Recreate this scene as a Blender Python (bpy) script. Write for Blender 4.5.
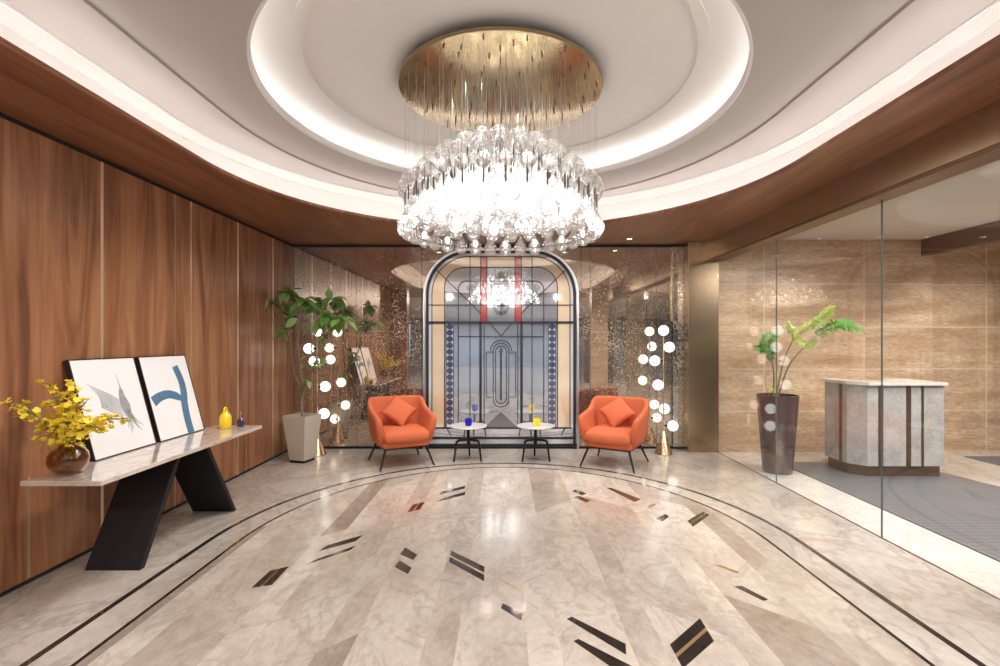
import bpy, bmesh, math, random
from mathutils import Vector, Matrix
random.seed(7)
PI = math.pi
sc = bpy.context.scene
COL = sc.collection
for o in list(bpy.data.objects):
    bpy.data.objects.remove(o)

# ------------------------------------------------------------------ camera, world, exposure
cam_d = bpy.data.cameras.new('camera')
cam = bpy.data.objects.new('camera', cam_d)
COL.objects.link(cam)
cam.location = (0.05, 0, 1.5)
cam.rotation_euler = (PI/2, 0, 0)
cam_d.sensor_width = 36
cam_d.lens = 36*490/1000
cam_d.shift_x = -0.005
cam_d.shift_y = 0.008
cam_d.clip_start = 0.02
sc.camera = cam
w = bpy.data.worlds.new('world')
sc.world = w
w.use_nodes = True
w.node_tree.nodes['Background'].inputs[0].default_value = (1.0, .95, .9, 1)
w.node_tree.nodes['Background'].inputs[1].default_value = .25
sc.view_settings.view_transform = 'Standard'
sc.view_settings.look = 'None'
sc.view_settings.gamma = 1
sc.view_settings.use_curve_mapping = False
sc.view_settings.exposure = 0.15
cy = sc.cycles
cy.use_denoising = True
cy.max_bounces = 10
cy.diffuse_bounces = 5
cy.glossy_bounces = 6
cy.transmission_bounces = 8
cy.transparent_max_bounces = 40
cy.sample_clamp_indirect = 6
cy.caustics_reflective = False
cy.caustics_refractive = False

def lamp(kind, name, loc, energy, color=(1, .93, .85), size=.05, target=None, angle=80, blend=.6, shape=None, size_y=None):
    d = bpy.data.lights.new(name, kind)
    d.energy = energy
    d.color = color
    if kind == 'AREA':
        d.size = size
        if shape: d.shape = shape
        if size_y: d.size_y = size_y
    else:
        d.shadow_soft_size = size
    if kind == 'SPOT':
        d.spot_size = math.radians(angle)
        d.spot_blend = blend
    o = bpy.data.objects.new(name, d)
    COL.objects.link(o)
    o.location = loc
    if target is not None:
        v = Vector(target)-Vector(loc)
        o.rotation_euler = v.to_track_quat('-Z', 'Y').to_euler()
    return o

CH = Vector((0, 3.64, 0))            # chandelier centre
# light of the chandelier itself
for k in range(4):
    a = PI/4+k*PI/2
    lamp('POINT', 'chandelier_light', (CH.x+.33*math.cos(a), CH.y+.33*math.sin(a), 2.5), 5, (1, .975, .95), .3)
    lamp('SPOT', 'chandelier_glow', (CH.x+.35*math.cos(a), CH.y+.35*math.sin(a), 2.24), 7, (1, .96, .92), .22, (CH.x+.35*math.cos(a), CH.y+.35*math.sin(a), 0), 176, .25)
# small spots in the disc that light the drops from above
for k in range(6):
    a = k*PI/3
    lamp('SPOT', 'disc_spot', (CH.x+.3*math.cos(a), CH.y+.3*math.sin(a), 3.31), 14, (1, .95, .88), .02, (CH.x+.4*math.cos(a), CH.y+.4*math.sin(a), 2.2), 110)
# unseen fill spots added in the dome, aimed outward at the walls and floor edges
for k in range(12):
    a = 2*PI*(k+.5)/12
    c_, s_ = math.cos(a), math.sin(a)
    lamp('SPOT', 'dome_fill_spot', (CH.x+1.2*c_, CH.y+1.2*s_, 3.33), 85, (1, .96, .92), .12, (CH.x+2.7*c_, CH.y+2.7*s_, .3), 84, .9)
# downlights of the soffit
DOWN = [(1.68, 6.42), (-.95, 6.3), (-.36, 6.3), (.36, 6.3), (.95, 6.3)]
DOWN_E = [40, 40, 36, 36, 40]
for (x, y), e in zip(DOWN, DOWN_E):
    lamp('SPOT', 'downlight_beam', (x, y, 2.825), e, (1, .94, .88), .03, (x, y-.02, 0), 115, .8)
# reception room beyond the glass
for x, y in ((3.6, 5.5), (4.6, 4.6), (6.0, 5.5), (3.8, 3.2), (5.6, 3.0)):
    lamp('SPOT', 'reception_downlight', (x, y, 2.84), 145, (1, .96, .91), .05, (x, y, 0), 150, .9)
lamp('AREA', 'reception_ceiling_light', (5.0, 3.2, 2.84), 90, (1, .96, .92), 1.4, (5.0, 3.2, 0))
# hall behind the camera
for x, y in ((-2.5, -2.5), (2.0, -2.5), (-2.5, -6), (2.0, -6), (0, -10), (4.2, -1), (-2, -13), (3, -13)):
    lamp('SPOT', 'hall_downlight', (x, y, 2.8), 300, (.95, .97, 1), .08, (x, y, 0), 160, .8)
for x in (-1.6, 0, 1.6):  # unseen fill spots added to flood the lobby from its open end
    lamp('SPOT', 'entrance_fill_spot', (x, -.9, 2.8), 130, (1, .96, .93), .06, (x, 2.6, .2), 120, .9)

# ------------------------------------------------------------------ materials
def nodes(name):
    m = bpy.data.materials.new(name)
    m.use_nodes = True
    nt = m.node_tree
    return m, nt, nt.nodes['Principled BSDF']

def N(nt, typ, **kw):
    n = nt.nodes.new(typ)
    for k, v in kw.items():
        if k.startswith('i_'):
            key = k[2:]
            key = int(key) if key.isdigit() else key.replace('_', ' ')
            n.inputs[key].default_value = v
        else:
            setattr(n, k, v)
    return n

def plain(name, col, rough=.5, metal=0, coat=0, spec=.5, var=.06, scale=20, bump=0, emit=None, es=0):
    m, nt, b = nodes(name)
    b.inputs['Roughness'].default_value = rough
    b.inputs['Metallic'].default_value = metal
    b.inputs['Coat Weight'].default_value = coat
    b.inputs['Coat Roughness'].default_value = .08
    b.inputs['Specular IOR Level'].default_value = spec
    tc = N(nt, 'ShaderNodeTexCoord')
    no = N(nt, 'ShaderNodeTexNoise', i_Scale=scale, i_Detail=4)
    nt.links.new(tc.outputs['Object'], no.inputs['Vector'])
    mr = N(nt, 'ShaderNodeMapRange')
    mr.inputs['To Min'].default_value = 1-var
    mr.inputs['To Max'].default_value = 1+var
    nt.links.new(no.outputs[0], mr.inputs[0])
    hs = N(nt, 'ShaderNodeHueSaturation')
    hs.inputs['Color'].default_value = (*col, 1)
    nt.links.new(mr.outputs[0], hs.inputs['Value'])
    nt.links.new(hs.outputs[0], b.inputs['Base Color'])
    if bump:
        bp = N(nt, 'ShaderNodeBump', i_Strength=bump, i_Distance=.002)
        nt.links.new(no.outputs[0], bp.inputs['Height'])
        nt.links.new(bp.outputs[0], b.inputs['Normal'])
    if emit:
        b.inputs['Emission Color'].default_value = (*emit, 1)
        b.inputs['Emission Strength'].default_value = es
    return m

def ramp(nt, stops):
    r = N(nt, 'ShaderNodeValToRGB')
    e = r.color_ramp.elements
    while len(e) < len(stops): e.new(.5)
    for k, (p, c) in enumerate(stops):
        e[k].position = p
        e[k].color = (*c, 1)
    return r

def wood(name, cols, grain, rough=.45, coat=.08, fine=.25):
    """grain = scale per axis for the broad figure"""
    m, nt, b = nodes(name)
    L = nt.links.new
    tc = N(nt, 'ShaderNodeTexCoord')
    oi = N(nt, 'ShaderNodeObjectInfo')
    mul = N(nt, 'ShaderNodeMath', operation='MULTIPLY')
    mul.inputs[1].default_value = 37
    L(oi.outputs['Random'], mul.inputs[0])
    add = N(nt, 'ShaderNodeVectorMath', operation='ADD')
    L(tc.outputs['Object'], add.inputs[0]); L(mul.outputs[0], add.inputs[1])
    mp = N(nt, 'ShaderNodeMapping')
    mp.inputs['Scale'].default_value = grain
    L(add.outputs[0], mp.inputs[0])
    n1 = N(nt, 'ShaderNodeTexNoise', i_Scale=1.0, i_Detail=5, i_Roughness=.6, i_Distortion=1.6)
    L(mp.outputs[0], n1.inputs['Vector'])
    mp2 = N(nt, 'ShaderNodeMapping')
    mp2.inputs['Scale'].default_value = tuple(g*(9 if g > 2 else 2.5) for g in grain)
    L(add.outputs[0], mp2.inputs[0])
    n2 = N(nt, 'ShaderNodeTexNoise', i_Scale=1.0, i_Detail=4, i_Roughness=.7)
    L(mp2.outputs[0], n2.inputs['Vector'])
    r = ramp(nt, [(.30, cols[0]), (.5, cols[1]), (.70, cols[2])])
    L(n1.outputs[0], r.inputs[0])
    mx = N(nt, 'ShaderNodeMix', data_type='RGBA', blend_type='MULTIPLY')
    mx.inputs[0].default_value = fine*2
    mr = N(nt, 'ShaderNodeMapRange')
    mr.inputs['From Min'].default_value = .3; mr.inputs['From Max'].default_value = .7
    mr.inputs['To Min'].default_value = .55; mr.inputs['To Max'].default_value = 1.25
    L(n2.outputs[0], mr.inputs[0])
    L(r.outputs[0], mx.inputs['A']); L(mr.outputs[0], mx.inputs['B'])
    L(mx.outputs['Result'], b.inputs['Base Color'])
    b.inputs['Roughness'].default_value = rough
    b.inputs['Coat Weight'].default_value = coat
    b.inputs['Coat Roughness'].default_value = .18
    return m

def marble(name, c1, c2, vein, scale=1.5, rough=.12, coat=.6, stretch=(1, 1, 1), veins=.5, fine=.2, dist=.6, fs=16):
    m, nt, b = nodes(name)
    L = nt.links.new
    tc = N(nt, 'ShaderNodeTexCoord')
    mp = N(nt, 'ShaderNodeMapping'); mp.inputs['Scale'].default_value = stretch
    L(tc.outputs['Object'], mp.inputs[0])
    n1 = N(nt, 'ShaderNodeTexNoise', i_Scale=scale, i_Detail=8, i_Roughness=.62, i_Distortion=dist)
    L(mp.outputs[0], n1.inputs['Vector'])
    r = ramp(nt, [(.35, c2), (.62, c1)])
    L(n1.outputs[0], r.inputs[0])
    n2 = N(nt, 'ShaderNodeTexNoise', i_Scale=scale*1.7, i_Detail=9, i_Roughness=.6, i_Distortion=1.4)
    L(mp.outputs[0], n2.inputs['Vector'])
    r2 = ramp(nt, [(.46, (0, 0, 0)), (.5, (1, 1, 1)), (.54, (0, 0, 0))])
    L(n2.outputs[0], r2.inputs[0])
    ml = N(nt, 'ShaderNodeMath', operation='MULTIPLY'); ml.inputs[1].default_value = veins
    L(r2.outputs[0], ml.inputs[0])
    mx = N(nt, 'ShaderNodeMix', data_type='RGBA')
    L(ml.outputs[0], mx.inputs[0]); L(r.outputs[0], mx.inputs['A'])
    mx.inputs['B'].default_value = (*vein, 1)
    n3 = N(nt, 'ShaderNodeTexNoise', i_Scale=scale*fs, i_Detail=5, i_Roughness=.7)
    L(mp.outputs[0], n3.inputs['Vector'])
    mr = N(nt, 'ShaderNodeMapRange')
    mr.inputs['From Min'].default_value = .3; mr.inputs['From Max'].default_value = .7
    mr.inputs['To Min'].default_value = 1-fine; mr.inputs['To Max'].default_value = 1+fine*.5
    L(n3.outputs[0], mr.inputs[0])
    mm = N(nt, 'ShaderNodeMix', data_type='RGBA', blend_type='MULTIPLY'); mm.inputs[0].default_value = 1
    L(mx.outputs['Result'], mm.inputs['A']); L(mr.outputs[0], mm.inputs['B'])
    L(mm.outputs['Result'], b.inputs['Base Color'])
    b.inputs['Roughness'].default_value = rough
    b.inputs['Coat Weight'].default_value = coat
    b.inputs['Coat Roughness'].default_value = .04
    m['out'] = 1
    return m, nt, b, mm, mp, tc

def metal(name, col, rough=.3, brush=(1, 1, 60), amount=.12):
    m, nt, b = nodes(name)
    L = nt.links.new
    b.inputs['Metallic'].default_value = 1
    b.inputs['Base Color'].default_value = (*col, 1)
    tc = N(nt, 'ShaderNodeTexCoord')
    mp = N(nt, 'ShaderNodeMapping'); mp.inputs['Scale'].default_value = brush
    L(tc.outputs['Object'], mp.inputs[0])
    no = N(nt, 'ShaderNodeTexNoise', i_Scale=4, i_Detail=5)
    L(mp.outputs[0], no.inputs['Vector'])
    mr = N(nt, 'ShaderNodeMapRange')
    mr.inputs['To Min'].default_value = max(.02, rough-amount); mr.inputs['To Max'].default_value = rough+amount
    L(no.outputs[0], mr.inputs[0]); L(mr.outputs[0], b.inputs['Roughness'])
    return m

def glass(name, tint=(1, 1, 1), refl=1.0, rough=0.0, haze=0.0, haze_col=(1, 1, 1), ior=1.5, refl_col=(1, 1, 1), solid=0):
    """thin clear sheet: transparent with Fresnel reflection"""
    m = bpy.data.materials.new(name); m.use_nodes = True
    nt = m.node_tree; nt.nodes.clear(); L = nt.links.new
    out = N(nt, 'ShaderNodeOutputMaterial')
    tr = N(nt, 'ShaderNodeBsdfTransparent'); tr.inputs[0].default_value = (*tint, 1)
    gl = N(nt, 'ShaderNodeBsdfGlossy'); gl.inputs['Roughness'].default_value = rough
    gl.inputs['Color'].default_value = (*refl_col, 1)
    ge = N(nt, 'ShaderNodeNewGeometry'); dt = N(nt, 'ShaderNodeVectorMath', operation='DOT_PRODUCT')
    L(ge.outputs['Incoming'], dt.inputs[0]); L(ge.outputs['Normal'], dt.inputs[1])
    ab = N(nt, 'ShaderNodeMath', operation='ABSOLUTE'); L(dt.outputs['Value'], ab.inputs[0])
    iv = N(nt, 'ShaderNodeMath', operation='SUBTRACT', use_clamp=True); iv.inputs[0].default_value = 1; L(ab.outputs[0], iv.inputs[1])
    pw = N(nt, 'ShaderNodeMath', operation='POWER'); pw.inputs[1].default_value = 5; L(iv.outputs[0], pw.inputs[0])
    r0 = ((ior-1)/(ior+1))**2
    ma = N(nt, 'ShaderNodeMath', operation='MULTIPLY_ADD'); ma.inputs[1].default_value = 1-r0; ma.inputs[2].default_value = r0
    L(pw.outputs[0], ma.inputs[0])
    ml = N(nt, 'ShaderNodeMath', operation='MULTIPLY', use_clamp=True); ml.inputs[1].default_value = refl
    L(ma.outputs[0], ml.inputs[0])
    mx = N(nt, 'ShaderNodeMixShader'); L(ml.outputs[0], mx.inputs[0]); L(tr.outputs[0], mx.inputs[1]); L(gl.outputs[0], mx.inputs[2])
    last = mx
    if solid:
        gg = N(nt, 'ShaderNodeBsdfGlass'); gg.inputs['IOR'].default_value = 1.42; gg.inputs['Roughness'].default_value = 0
        m3 = N(nt, 'ShaderNodeMixShader'); m3.inputs[0].default_value = solid
        L(mx.outputs[0], m3.inputs[1]); L(gg.outputs[0], m3.inputs[2]); last = m3
    if haze:
        di = N(nt, 'ShaderNodeBsdfTranslucent'); di.inputs[0].default_value = (*haze_col, 1)
        d2 = N(nt, 'ShaderNodeBsdfDiffuse'); d2.inputs[0].default_value = (*haze_col, 1)
        a = N(nt, 'ShaderNodeAddShader'); L(di.outputs[0], a.inputs[0]); L(d2.outputs[0], a.inputs[1])
        m2 = N(nt, 'ShaderNodeMixShader'); m2.inputs[0].default_value = haze
        L(last.outputs[0], m2.inputs[1]); L(a.outputs[0], m2.inputs[2]); last = m2
    L(last.outputs[0], out.inputs[0])
    return m

def emis(name, col, s):
    m = bpy.data.materials.new(name); m.use_nodes = True
    nt = m.node_tree; nt.nodes.clear()
    out = N(nt, 'ShaderNodeOutputMaterial'); e = N(nt, 'ShaderNodeEmission')
    e.inputs[0].default_value = (*col, 1); e.inputs[1].default_value = s
    nt.links.new(e.outputs[0], out.inputs[0])
    return m

def mirror_mat(name, col, speck, rough, dens=.5, diffuse=.15, nscale=32):
    m, nt, b = nodes(name); L = nt.links.new
    tc = N(nt, 'ShaderNodeTexCoord')
    n1 = N(nt, 'ShaderNodeTexNoise', i_Scale=nscale, i_Detail=6, i_Roughness=.8)
    L(tc.outputs['Object'], n1.inputs['Vector'])
    n2 = N(nt, 'ShaderNodeTexNoise', i_Scale=2.2, i_Detail=3)
    L(tc.outputs['Object'], n2.inputs['Vector'])
    m8 = N(nt, 'ShaderNodeMath', operation='MULTIPLY'); m8.inputs[1].default_value = 1.6; L(n1.outputs[0], m8.inputs[0])
    m9 = N(nt, 'ShaderNodeMath', operation='MULTIPLY'); m9.inputs[1].default_value = .4; L(n2.outputs[0], m9.inputs[0])
    ad = N(nt, 'ShaderNodeMath', operation='ADD'); L(m8.outputs[0], ad.inputs[0]); L(m9.outputs[0], ad.inputs[1])
    r = ramp(nt, [(dens, (0, 0, 0)), (dens+.05, (1, 1, 1))])
    hf = N(nt, 'ShaderNodeMath', operation='MULTIPLY'); hf.inputs[1].default_value = .5
    L(ad.outputs[0], hf.inputs[0]); L(hf.outputs[0], r.inputs[0])
    mx = N(nt, 'ShaderNodeMix', data_type='RGBA'); L(r.outputs[0], mx.inputs[0])
    mx.inputs['A'].default_value = (*col, 1); mx.inputs['B'].default_value = (*speck, 1)
    L(mx.outputs['Result'], b.inputs['Base Color'])
    mr = N(nt, 'ShaderNodeMapRange'); mr.inputs['To Min'].default_value = 1-diffuse*.3; mr.inputs['To Max'].default_value = 1-diffuse*3
    L(r.outputs[0], mr.inputs[0]); L(mr.outputs[0], b.inputs['Metallic'])
    m3 = N(nt, 'ShaderNodeMapRange'); m3.inputs['To Min'].default_value = rough; m3.inputs['To Max'].default_value = rough+.22
    L(r.outputs[0], m3.inputs[0]); L(m3.outputs[0], b.inputs['Roughness'])
    return m

WALNUT = ((.14, .050, .021), (.31, .130, .058), (.44, .215, .105))
M_wall = wood('walnut_panel', WALNUT, (1, 5, .5), .40, .12, .2)
M_soffit = wood('walnut_soffit', ((.15, .052, .025), (.26, .100, .048), (.37, .160, .082)), (7, .55, 1), .36, .2)
M_soffit_dark = plain('dark_gap', (.012, .009, .008), .7)
M_brass = metal('brass', (.80, .64, .42), .28, (1, 1, 2), .05)
M_strip = metal('brass_inlay', (.92, .76, .52), .42, (.1, .1, .1), .01)
M_bronze = metal('brushed_bronze', (.52, .385, .26), .24, (.3, .3, 16), .03)
M_bronze_dark = metal('dark_bronze', (.24, .16, .11), .4, (.3, .3, 10), .03)
M_plaster = plain('cream_plaster', (.50, .475, .46), .85, var=.02, scale=4, spec=.2)
M_plaster_white = plain('white_plaster', (.78, .76, .745), .85, var=.02, scale=4, spec=.2)
M_recep_ceiling = plain('reception_plaster', (.62, .55, .49), .9, var=.01, scale=3, spec=.2)
M_led = emis('cove_led', (1, .96, .92), 23)
M_led2 = emis('dome_led', (1, .96, .92), 10)
M_black = plain('black_metal', (.012, .011, .012), .35, .3, spec=.4)
M_blackmatte = plain('black_lacquer', (.010, .009, .011), .42, spec=.35)
M_lead = plain('leading', (.03, .03, .04), .4, .5)
M_floor_out = marble('floor_marble', (.57, .51, .455), (.40, .345, .295), (.27, .22, .18), 1.1, .16, .25, (1, .6, 1), .45, .16)[0]
M_floor_white = marble('white_marble_strip', (.70, .67, .635), (.60, .57, .54), (.50, .46, .42), 1.6, .12, .5, veins=.3)[0]
M_black_stone = marble('black_stone', (.035, .028, .026), (.018, .014, .013), (.10, .07, .05), 6, .1, .6, veins=.2)[0]
M_brown_stone = marble('brown_stone', (.13, .07, .04), (.07, .035, .02), (.25, .15, .09), 6, .1, .6, veins=.3)[0]
M_gold_inlay = metal('gold_inlay', (.72, .52, .28), .35, (20, 20, 1), .1)
M_trav = marble('travertine', (.70, .51, .355), (.44, .275, .16), (.42, .21, .09), 1.5, .38, .1, (.55, 1, 3.0), .35, .42, .2, 14)[0]
M_trav2 = marble('travertine_pale', (.62, .50, .38), (.48, .37, .27), (.33, .18, .09), 1.2, .35, .15, (.5, 1, 3.2), .35, .22)[0]
M_greymarble = marble('grey_marble', (.50, .475, .455), (.37, .35, .34), (.60, .58, .57), 4.5, .2, .3, (1, 1, 1), .25, .25)[0]
M_top = marble('beige_marble_top', (.74, .66, .58), (.60, .51, .43), (.46, .36, .29), 2.4, .08, .7, (1, .35, 1), .5, .12)[0]
M_white_top = marble('white_table_marble', (.86, .85, .84), (.75, .74, .73), (.6, .6, .6), 8, .15, .5, veins=.2)[0]
M_mirror = mirror_mat('antique_mirror', (.70, .585, .48), (.60, .49, .37), .012, .53, .2, 42)
M_mirror2 = mirror_mat('antique_mirror_dense', (.66, .62, .56), (.62, .54, .44), .02, .50, .2, 42)
M_glass = glass('clear_glass', (.965, .975, .97), 1.05)
M_drop = glass('drop_glass', (.97, .97, .97), 2.2, .02, .03, solid=.32)
M_amber = glass('amber_glass', (.72, .52, .18), 2.0, .03, .05, (.3, .2, .05))
M_orange = plain('orange_fabric', (.565, .140, .062), .8, var=.05, scale=60, bump=.25, spec=.2)
M_globe = emis('globe_light', (1, .96, .90), 2.4)
M_bulb = emis('drop_light', (1, .98, .95), 30)
M_beam = plain('brown_painted', (.20, .13, .095), .45, .3)
M_planter = plain('greige_lacquer', (.52, .455, .385), .4, var=.02, spec=.4)
M_planter_dark = plain('dark_plum_lacquer', (.075, .045, .045), .25, coat=.6, var=.05)
M_soil = plain('soil', (.06, .035, .02), .95, var=.4, scale=60)
M_bark = plain('pale_bark', (.26, .185, .12), .8, var=.3, scale=40)
def leafmat(name, col, var, scale=9):
    m = plain(name, col, .4, coat=.3, var=var, scale=scale)
    nt = m.node_tree; b = nt.nodes['Principled BSDF']; out = nt.nodes['Material Output']
    src = b.inputs['Base Color'].links[0].from_socket
    tl = N(nt, 'ShaderNodeBsdfTranslucent'); nt.links.new(src, tl.inputs[0])
    mx = N(nt, 'ShaderNodeMixShader'); mx.inputs[0].default_value = .45
    nt.links.new(b.outputs[0], mx.inputs[1]); nt.links.new(tl.outputs[0], mx.inputs[2]); nt.links.new(mx.outputs[0], out.inputs[0])
    return m
M_leaf = leafmat('leaf_green', (.22, .46, .10), .45)
M_leaf2 = leafmat('leaf_pale', (.40, .62, .22), .3)
M_fern = leafmat('fern_green', (.10, .34, .05), .5, 30)
M_fern2 = leafmat('fern_yellow', (.45, .60, .09), .35, 30)
M_fern_stem = plain('fern_stem', (.24, .17, .10), .7, var=.3, scale=30)
M_yellow_petal = plain('yellow_petal', (.93, .72, .06), .5, var=.25, scale=30)
M_stem = plain('olive_stem', (.20, .20, .05), .6)
M_canvas = plain('white_canvas', (.88, .88, .885), .7, var=.02, scale=80)
M_blue_ink = plain('blue_ink', (.085, .185, .30), .7, var=.35, scale=14)
M_grey_ink = plain('grey_ink', (.33, .34, .36), .7, var=.4, scale=30)
M_grey_ink2 = plain('pale_grey_ink', (.58, .59, .61), .7, var=.25, scale=30)
M_frame = plain('dark_frame', (.022, .014, .016), .45)
M_yellow = plain('yellow_ceramic', (.90, .62, .015), .35, coat=.5, var=.03)
M_navy = plain('navy_ceramic', (.015, .02, .06), .2, coat=.7)

# ------------------------------------------------------------------ mesh helpers
def obj(name, bm, m, parent=None, smooth=None, loc=None, rot=None):
    me = bpy.data.meshes.new(name)
    bm.normal_update()
    bm.to_mesh(me); bm.free()
    mats = m if isinstance(m, (list, tuple)) else [m]
    for q in mats: me.materials.append(q)
    if smooth is not None:
        for p in me.polygons: p.use_smooth = True
        if smooth < 180:
            me.set_sharp_from_angle(angle=math.radians(smooth))
    o = bpy.data.objects.new(name, me)
    COL.objects.link(o)
    if parent is not None: o.parent = parent
    if loc is not None: o.location = loc
    if rot is not None: o.rotation_euler = rot
    return o

def tag(o, label, cat, group=None):
    o['label'] = label; o['category'] = cat
    if group: o['group'] = group
    return o

def thing(name, label, cat, loc=(0, 0, 0), rz=0, group=None):
    o = bpy.data.objects.new(name, None); COL.objects.link(o)
    o.location = loc; o.rotation_euler = (0, 0, rz)
    return tag(o, label, cat, group)

def struct(name, bm, m, parent=None, smooth=None):
    o = obj(name, bm, m, parent, smooth)
    if parent is None: o['kind'] = 'structure'
    return o

def box(bm, x0, x1, y0, y1, z0, z1, bev=0, mi=0):
    r = bmesh.ops.create_cube(bm, size=1)
    vs = r['verts']
    for v in vs:
        v.co = Vector(((x0+x1)/2+v.co.x*(x1-x0), (y0+y1)/2+v.co.y*(y1-y0), (z0+z1)/2+v.co.z*(z1-z0)))
    fs = {f for v in vs for f in v.link_faces}
    for f in fs: f.material_index = mi
    if bev:
        es = list({e for v in vs for e in v.link_edges})
        g = bmesh.ops.bevel(bm, geom=es, offset=bev, segments=2, affect='EDGES', profile=.5)
        for f in g['faces']: f.material_index = mi
    return vs

def B(x0, x1, y0, y1, z0, z1, bev=0):
    bm = bmesh.new(); box(bm, x0, x1, y0, y1, z0, z1, bev); return bm

def lathe(bm, prof, n=24, c=(0, 0, 0), cap=True):
    rings = []
    for r, z in prof:
        if r < 1e-5:
            rings.append([bm.verts.new((c[0], c[1], c[2]+z))])
        else:
            rings.append([bm.verts.new((c[0]+r*math.cos(2*PI*k/n), c[1]+r*math.sin(2*PI*k/n), c[2]+z)) for k in range(n)])
    for a, b in zip(rings, rings[1:]):
        for k in range(n):
            k2 = (k+1) % n
            if len(a) == 1 and len(b) == 1: continue
            if len(a) == 1: bm.faces.new((a[0], b[k2], b[k]))
            elif len(b) == 1: bm.faces.new((a[k], a[k2], b[0]))
            else: bm.faces.new((a[k], a[k2], b[k2], b[k]))
    if cap:
        if len(rings[0]) > 1: bm.faces.new(list(reversed(rings[0])))
        if len(rings[-1]) > 1: bm.faces.new(rings[-1])
    return rings

def tube(bm, pts, radii, n=8, cap=True):
    pts = [Vector(p) for p in pts]
    if not isinstance(radii, (list, tuple)): radii = [radii]*len(pts)
    rings = []
    up = None
    for i, p in enumerate(pts):
        d = (pts[min(i+1, len(pts)-1)]-pts[max(i-1, 0)]).normalized()
        if up is None:
            up = Vector((0, 0, 1)) if abs(d.z) < .9 else Vector((1, 0, 0))
        s = d.cross(up).normalized(); t = s.cross(d).normalized(); up = t
        rings.append([bm.verts.new(p+(s*math.cos(2*PI*k/n)+t*math.sin(2*PI*k/n))*radii[i]) for k in range(n)])
    for a, b in zip(rings, rings[1:]):
        for k in range(n):
            k2 = (k+1) % n
            bm.faces.new((a[k], b[k], b[k2], a[k2]))
    if cap:
        bm.faces.new(rings[0]); bm.faces.new(list(reversed(rings[-1])))

def curve(pts, n=8):
    """Catmull-Rom through points"""
    P = [Vector(p) for p in pts]
    P = [P[0]*2-P[1]]+P+[P[-1]*2-P[-2]]
    out = []
    for i in range(1, len(P)-2):
        for k in range(n):
            t = k/n
            a, b, c, d = P[i-1], P[i], P[i+1], P[i+2]
            out.append(.5*((2*b)+(c-a)*t+(2*a-5*b+4*c-d)*t*t+(3*b-a-3*c+d)*t**3))
    out.append(P[-2].copy())
    return out

def prism(bm, poly, z0, z1, mi=0):
    """polygon (x,y) extruded in z"""
    a = [bm.verts.new((p[0], p[1], z0)) for p in poly]
    b = [bm.verts.new((p[0], p[1], z1)) for p in poly]
    fs = [bm.faces.new(list(reversed(a))), bm.faces.new(b)]
    n = len(poly)
    for k in range(n):
        fs.append(bm.faces.new((a[k], a[(k+1) % n], b[(k+1) % n], b[k])))
    for f in fs: f.material_index = mi
    bmesh.ops.recalc_face_normals(bm, faces=fs)

def prism_xz(bm, poly, y0, y1, mi=0):
    a = [bm.verts.new((p[0], y0, p[1])) for p in poly]
    b = [bm.verts.new((p[0], y1, p[1])) for p in poly]
    fs = [bm.faces.new(a), bm.faces.new(list(reversed(b)))]
    n = len(poly)
    for k in range(n):
        fs.append(bm.faces.new((a[(k+1) % n], a[k], b[k], b[(k+1) % n])))
    for f in fs: f.material_index = mi
    bmesh.ops.recalc_face_normals(bm, faces=fs)

def subsurf(o, lv=2):
    md = o.modifiers.new('subdivision', 'SUBSURF'); md.levels = lv; md.render_levels = lv
    return o

def floor_pt(px, py):
    Y = 735/(py-341)
    return ((px-505)/490*Y+.05, Y)

def at(px, py, Y):
    return Vector(((px-505)/490*Y+.05, Y, 1.5+(341-py)/490*Y))

# ------------------------------------------------------------------ plan outlines
CX, CY, NEAR = 0.02, 3.64, 1.6
def oval(a, b, n=160):
    """long oval: half ellipse at the far end, straight sides, half ellipse at the near end"""
    pts = []
    for k in range(n+1):
        t = PI*k/n
        pts.append((CX+a*math.cos(t), CY+b*math.sin(t)))
    m = 24
    for k in range(1, m):
        pts.append((CX-a, CY+(NEAR-CY)*k/m))
    for k in range(n+1):
        t = PI+PI*k/n
        pts.append((CX+a*math.cos(t), NEAR+b*math.sin(t)))
    for k in range(1, m):
        pts.append((CX+a, NEAR+(CY-NEAR)*k/m))
    return pts

def ray_hit(poly, ang):
    d = (math.cos(ang), math.sin(ang)); best = None
    n = len(poly)
    for k in range(n):
        x1, y1 = poly[k][0]-CX, poly[k][1]-CY
        x2, y2 = poly[(k+1) % n][0]-CX, poly[(k+1) % n][1]-CY
        ex, ey = x2-x1, y2-y1
        den = d[0]*ey-d[1]*ex
        if abs(den) < 1e-12: continue
        t = (x1*ey-y1*ex)/den
        s = (x1*d[1]-y1*d[0])/den
        if t > 0 and -1e-9 <= s <= 1+1e-9:
            best = t if best is None else min(best, t)
    return (CX+d[0]*best, CY+d[1]*best)

def bridge(bm, A, zA, B_, zB, mi=0, flip=False):
    n = len(A)
    a = [bm.verts.new((p[0], p[1], zA)) for p in A]
    b = [bm.verts.new((p[0], p[1], zB)) for p in B_]
    for k in range(n):
        k2 = (k+1) % n
        f = bm.faces.new((a[k], a[k2], b[k2], b[k]) if not flip else (b[k], b[k2], a[k2], a[k]))
        f.material_index = mi
    return a, b

def ring_profile(bm, outs, closed=False):
    """outs: list of (outline, z) with equal point counts, joined in sequence"""
    rows = [[bm.verts.new((p[0], p[1], z)) for p in o] for o, z in outs]
    seq = list(zip(rows, rows[1:]))
    if closed: seq.append((rows[-1], rows[0]))
    n = len(rows[0])
    for a, b in seq:
        for k in range(n):
            k2 = (k+1) % n
            bm.faces.new((a[k], a[k2], b[k2], b[k]))

H = 2.84        # soffit height
ZC = 3.21       # main ceiling
ZD = 3.42       # dome ceiling
XL, XR, YB = -2.89, 2.80, 6.85

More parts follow.
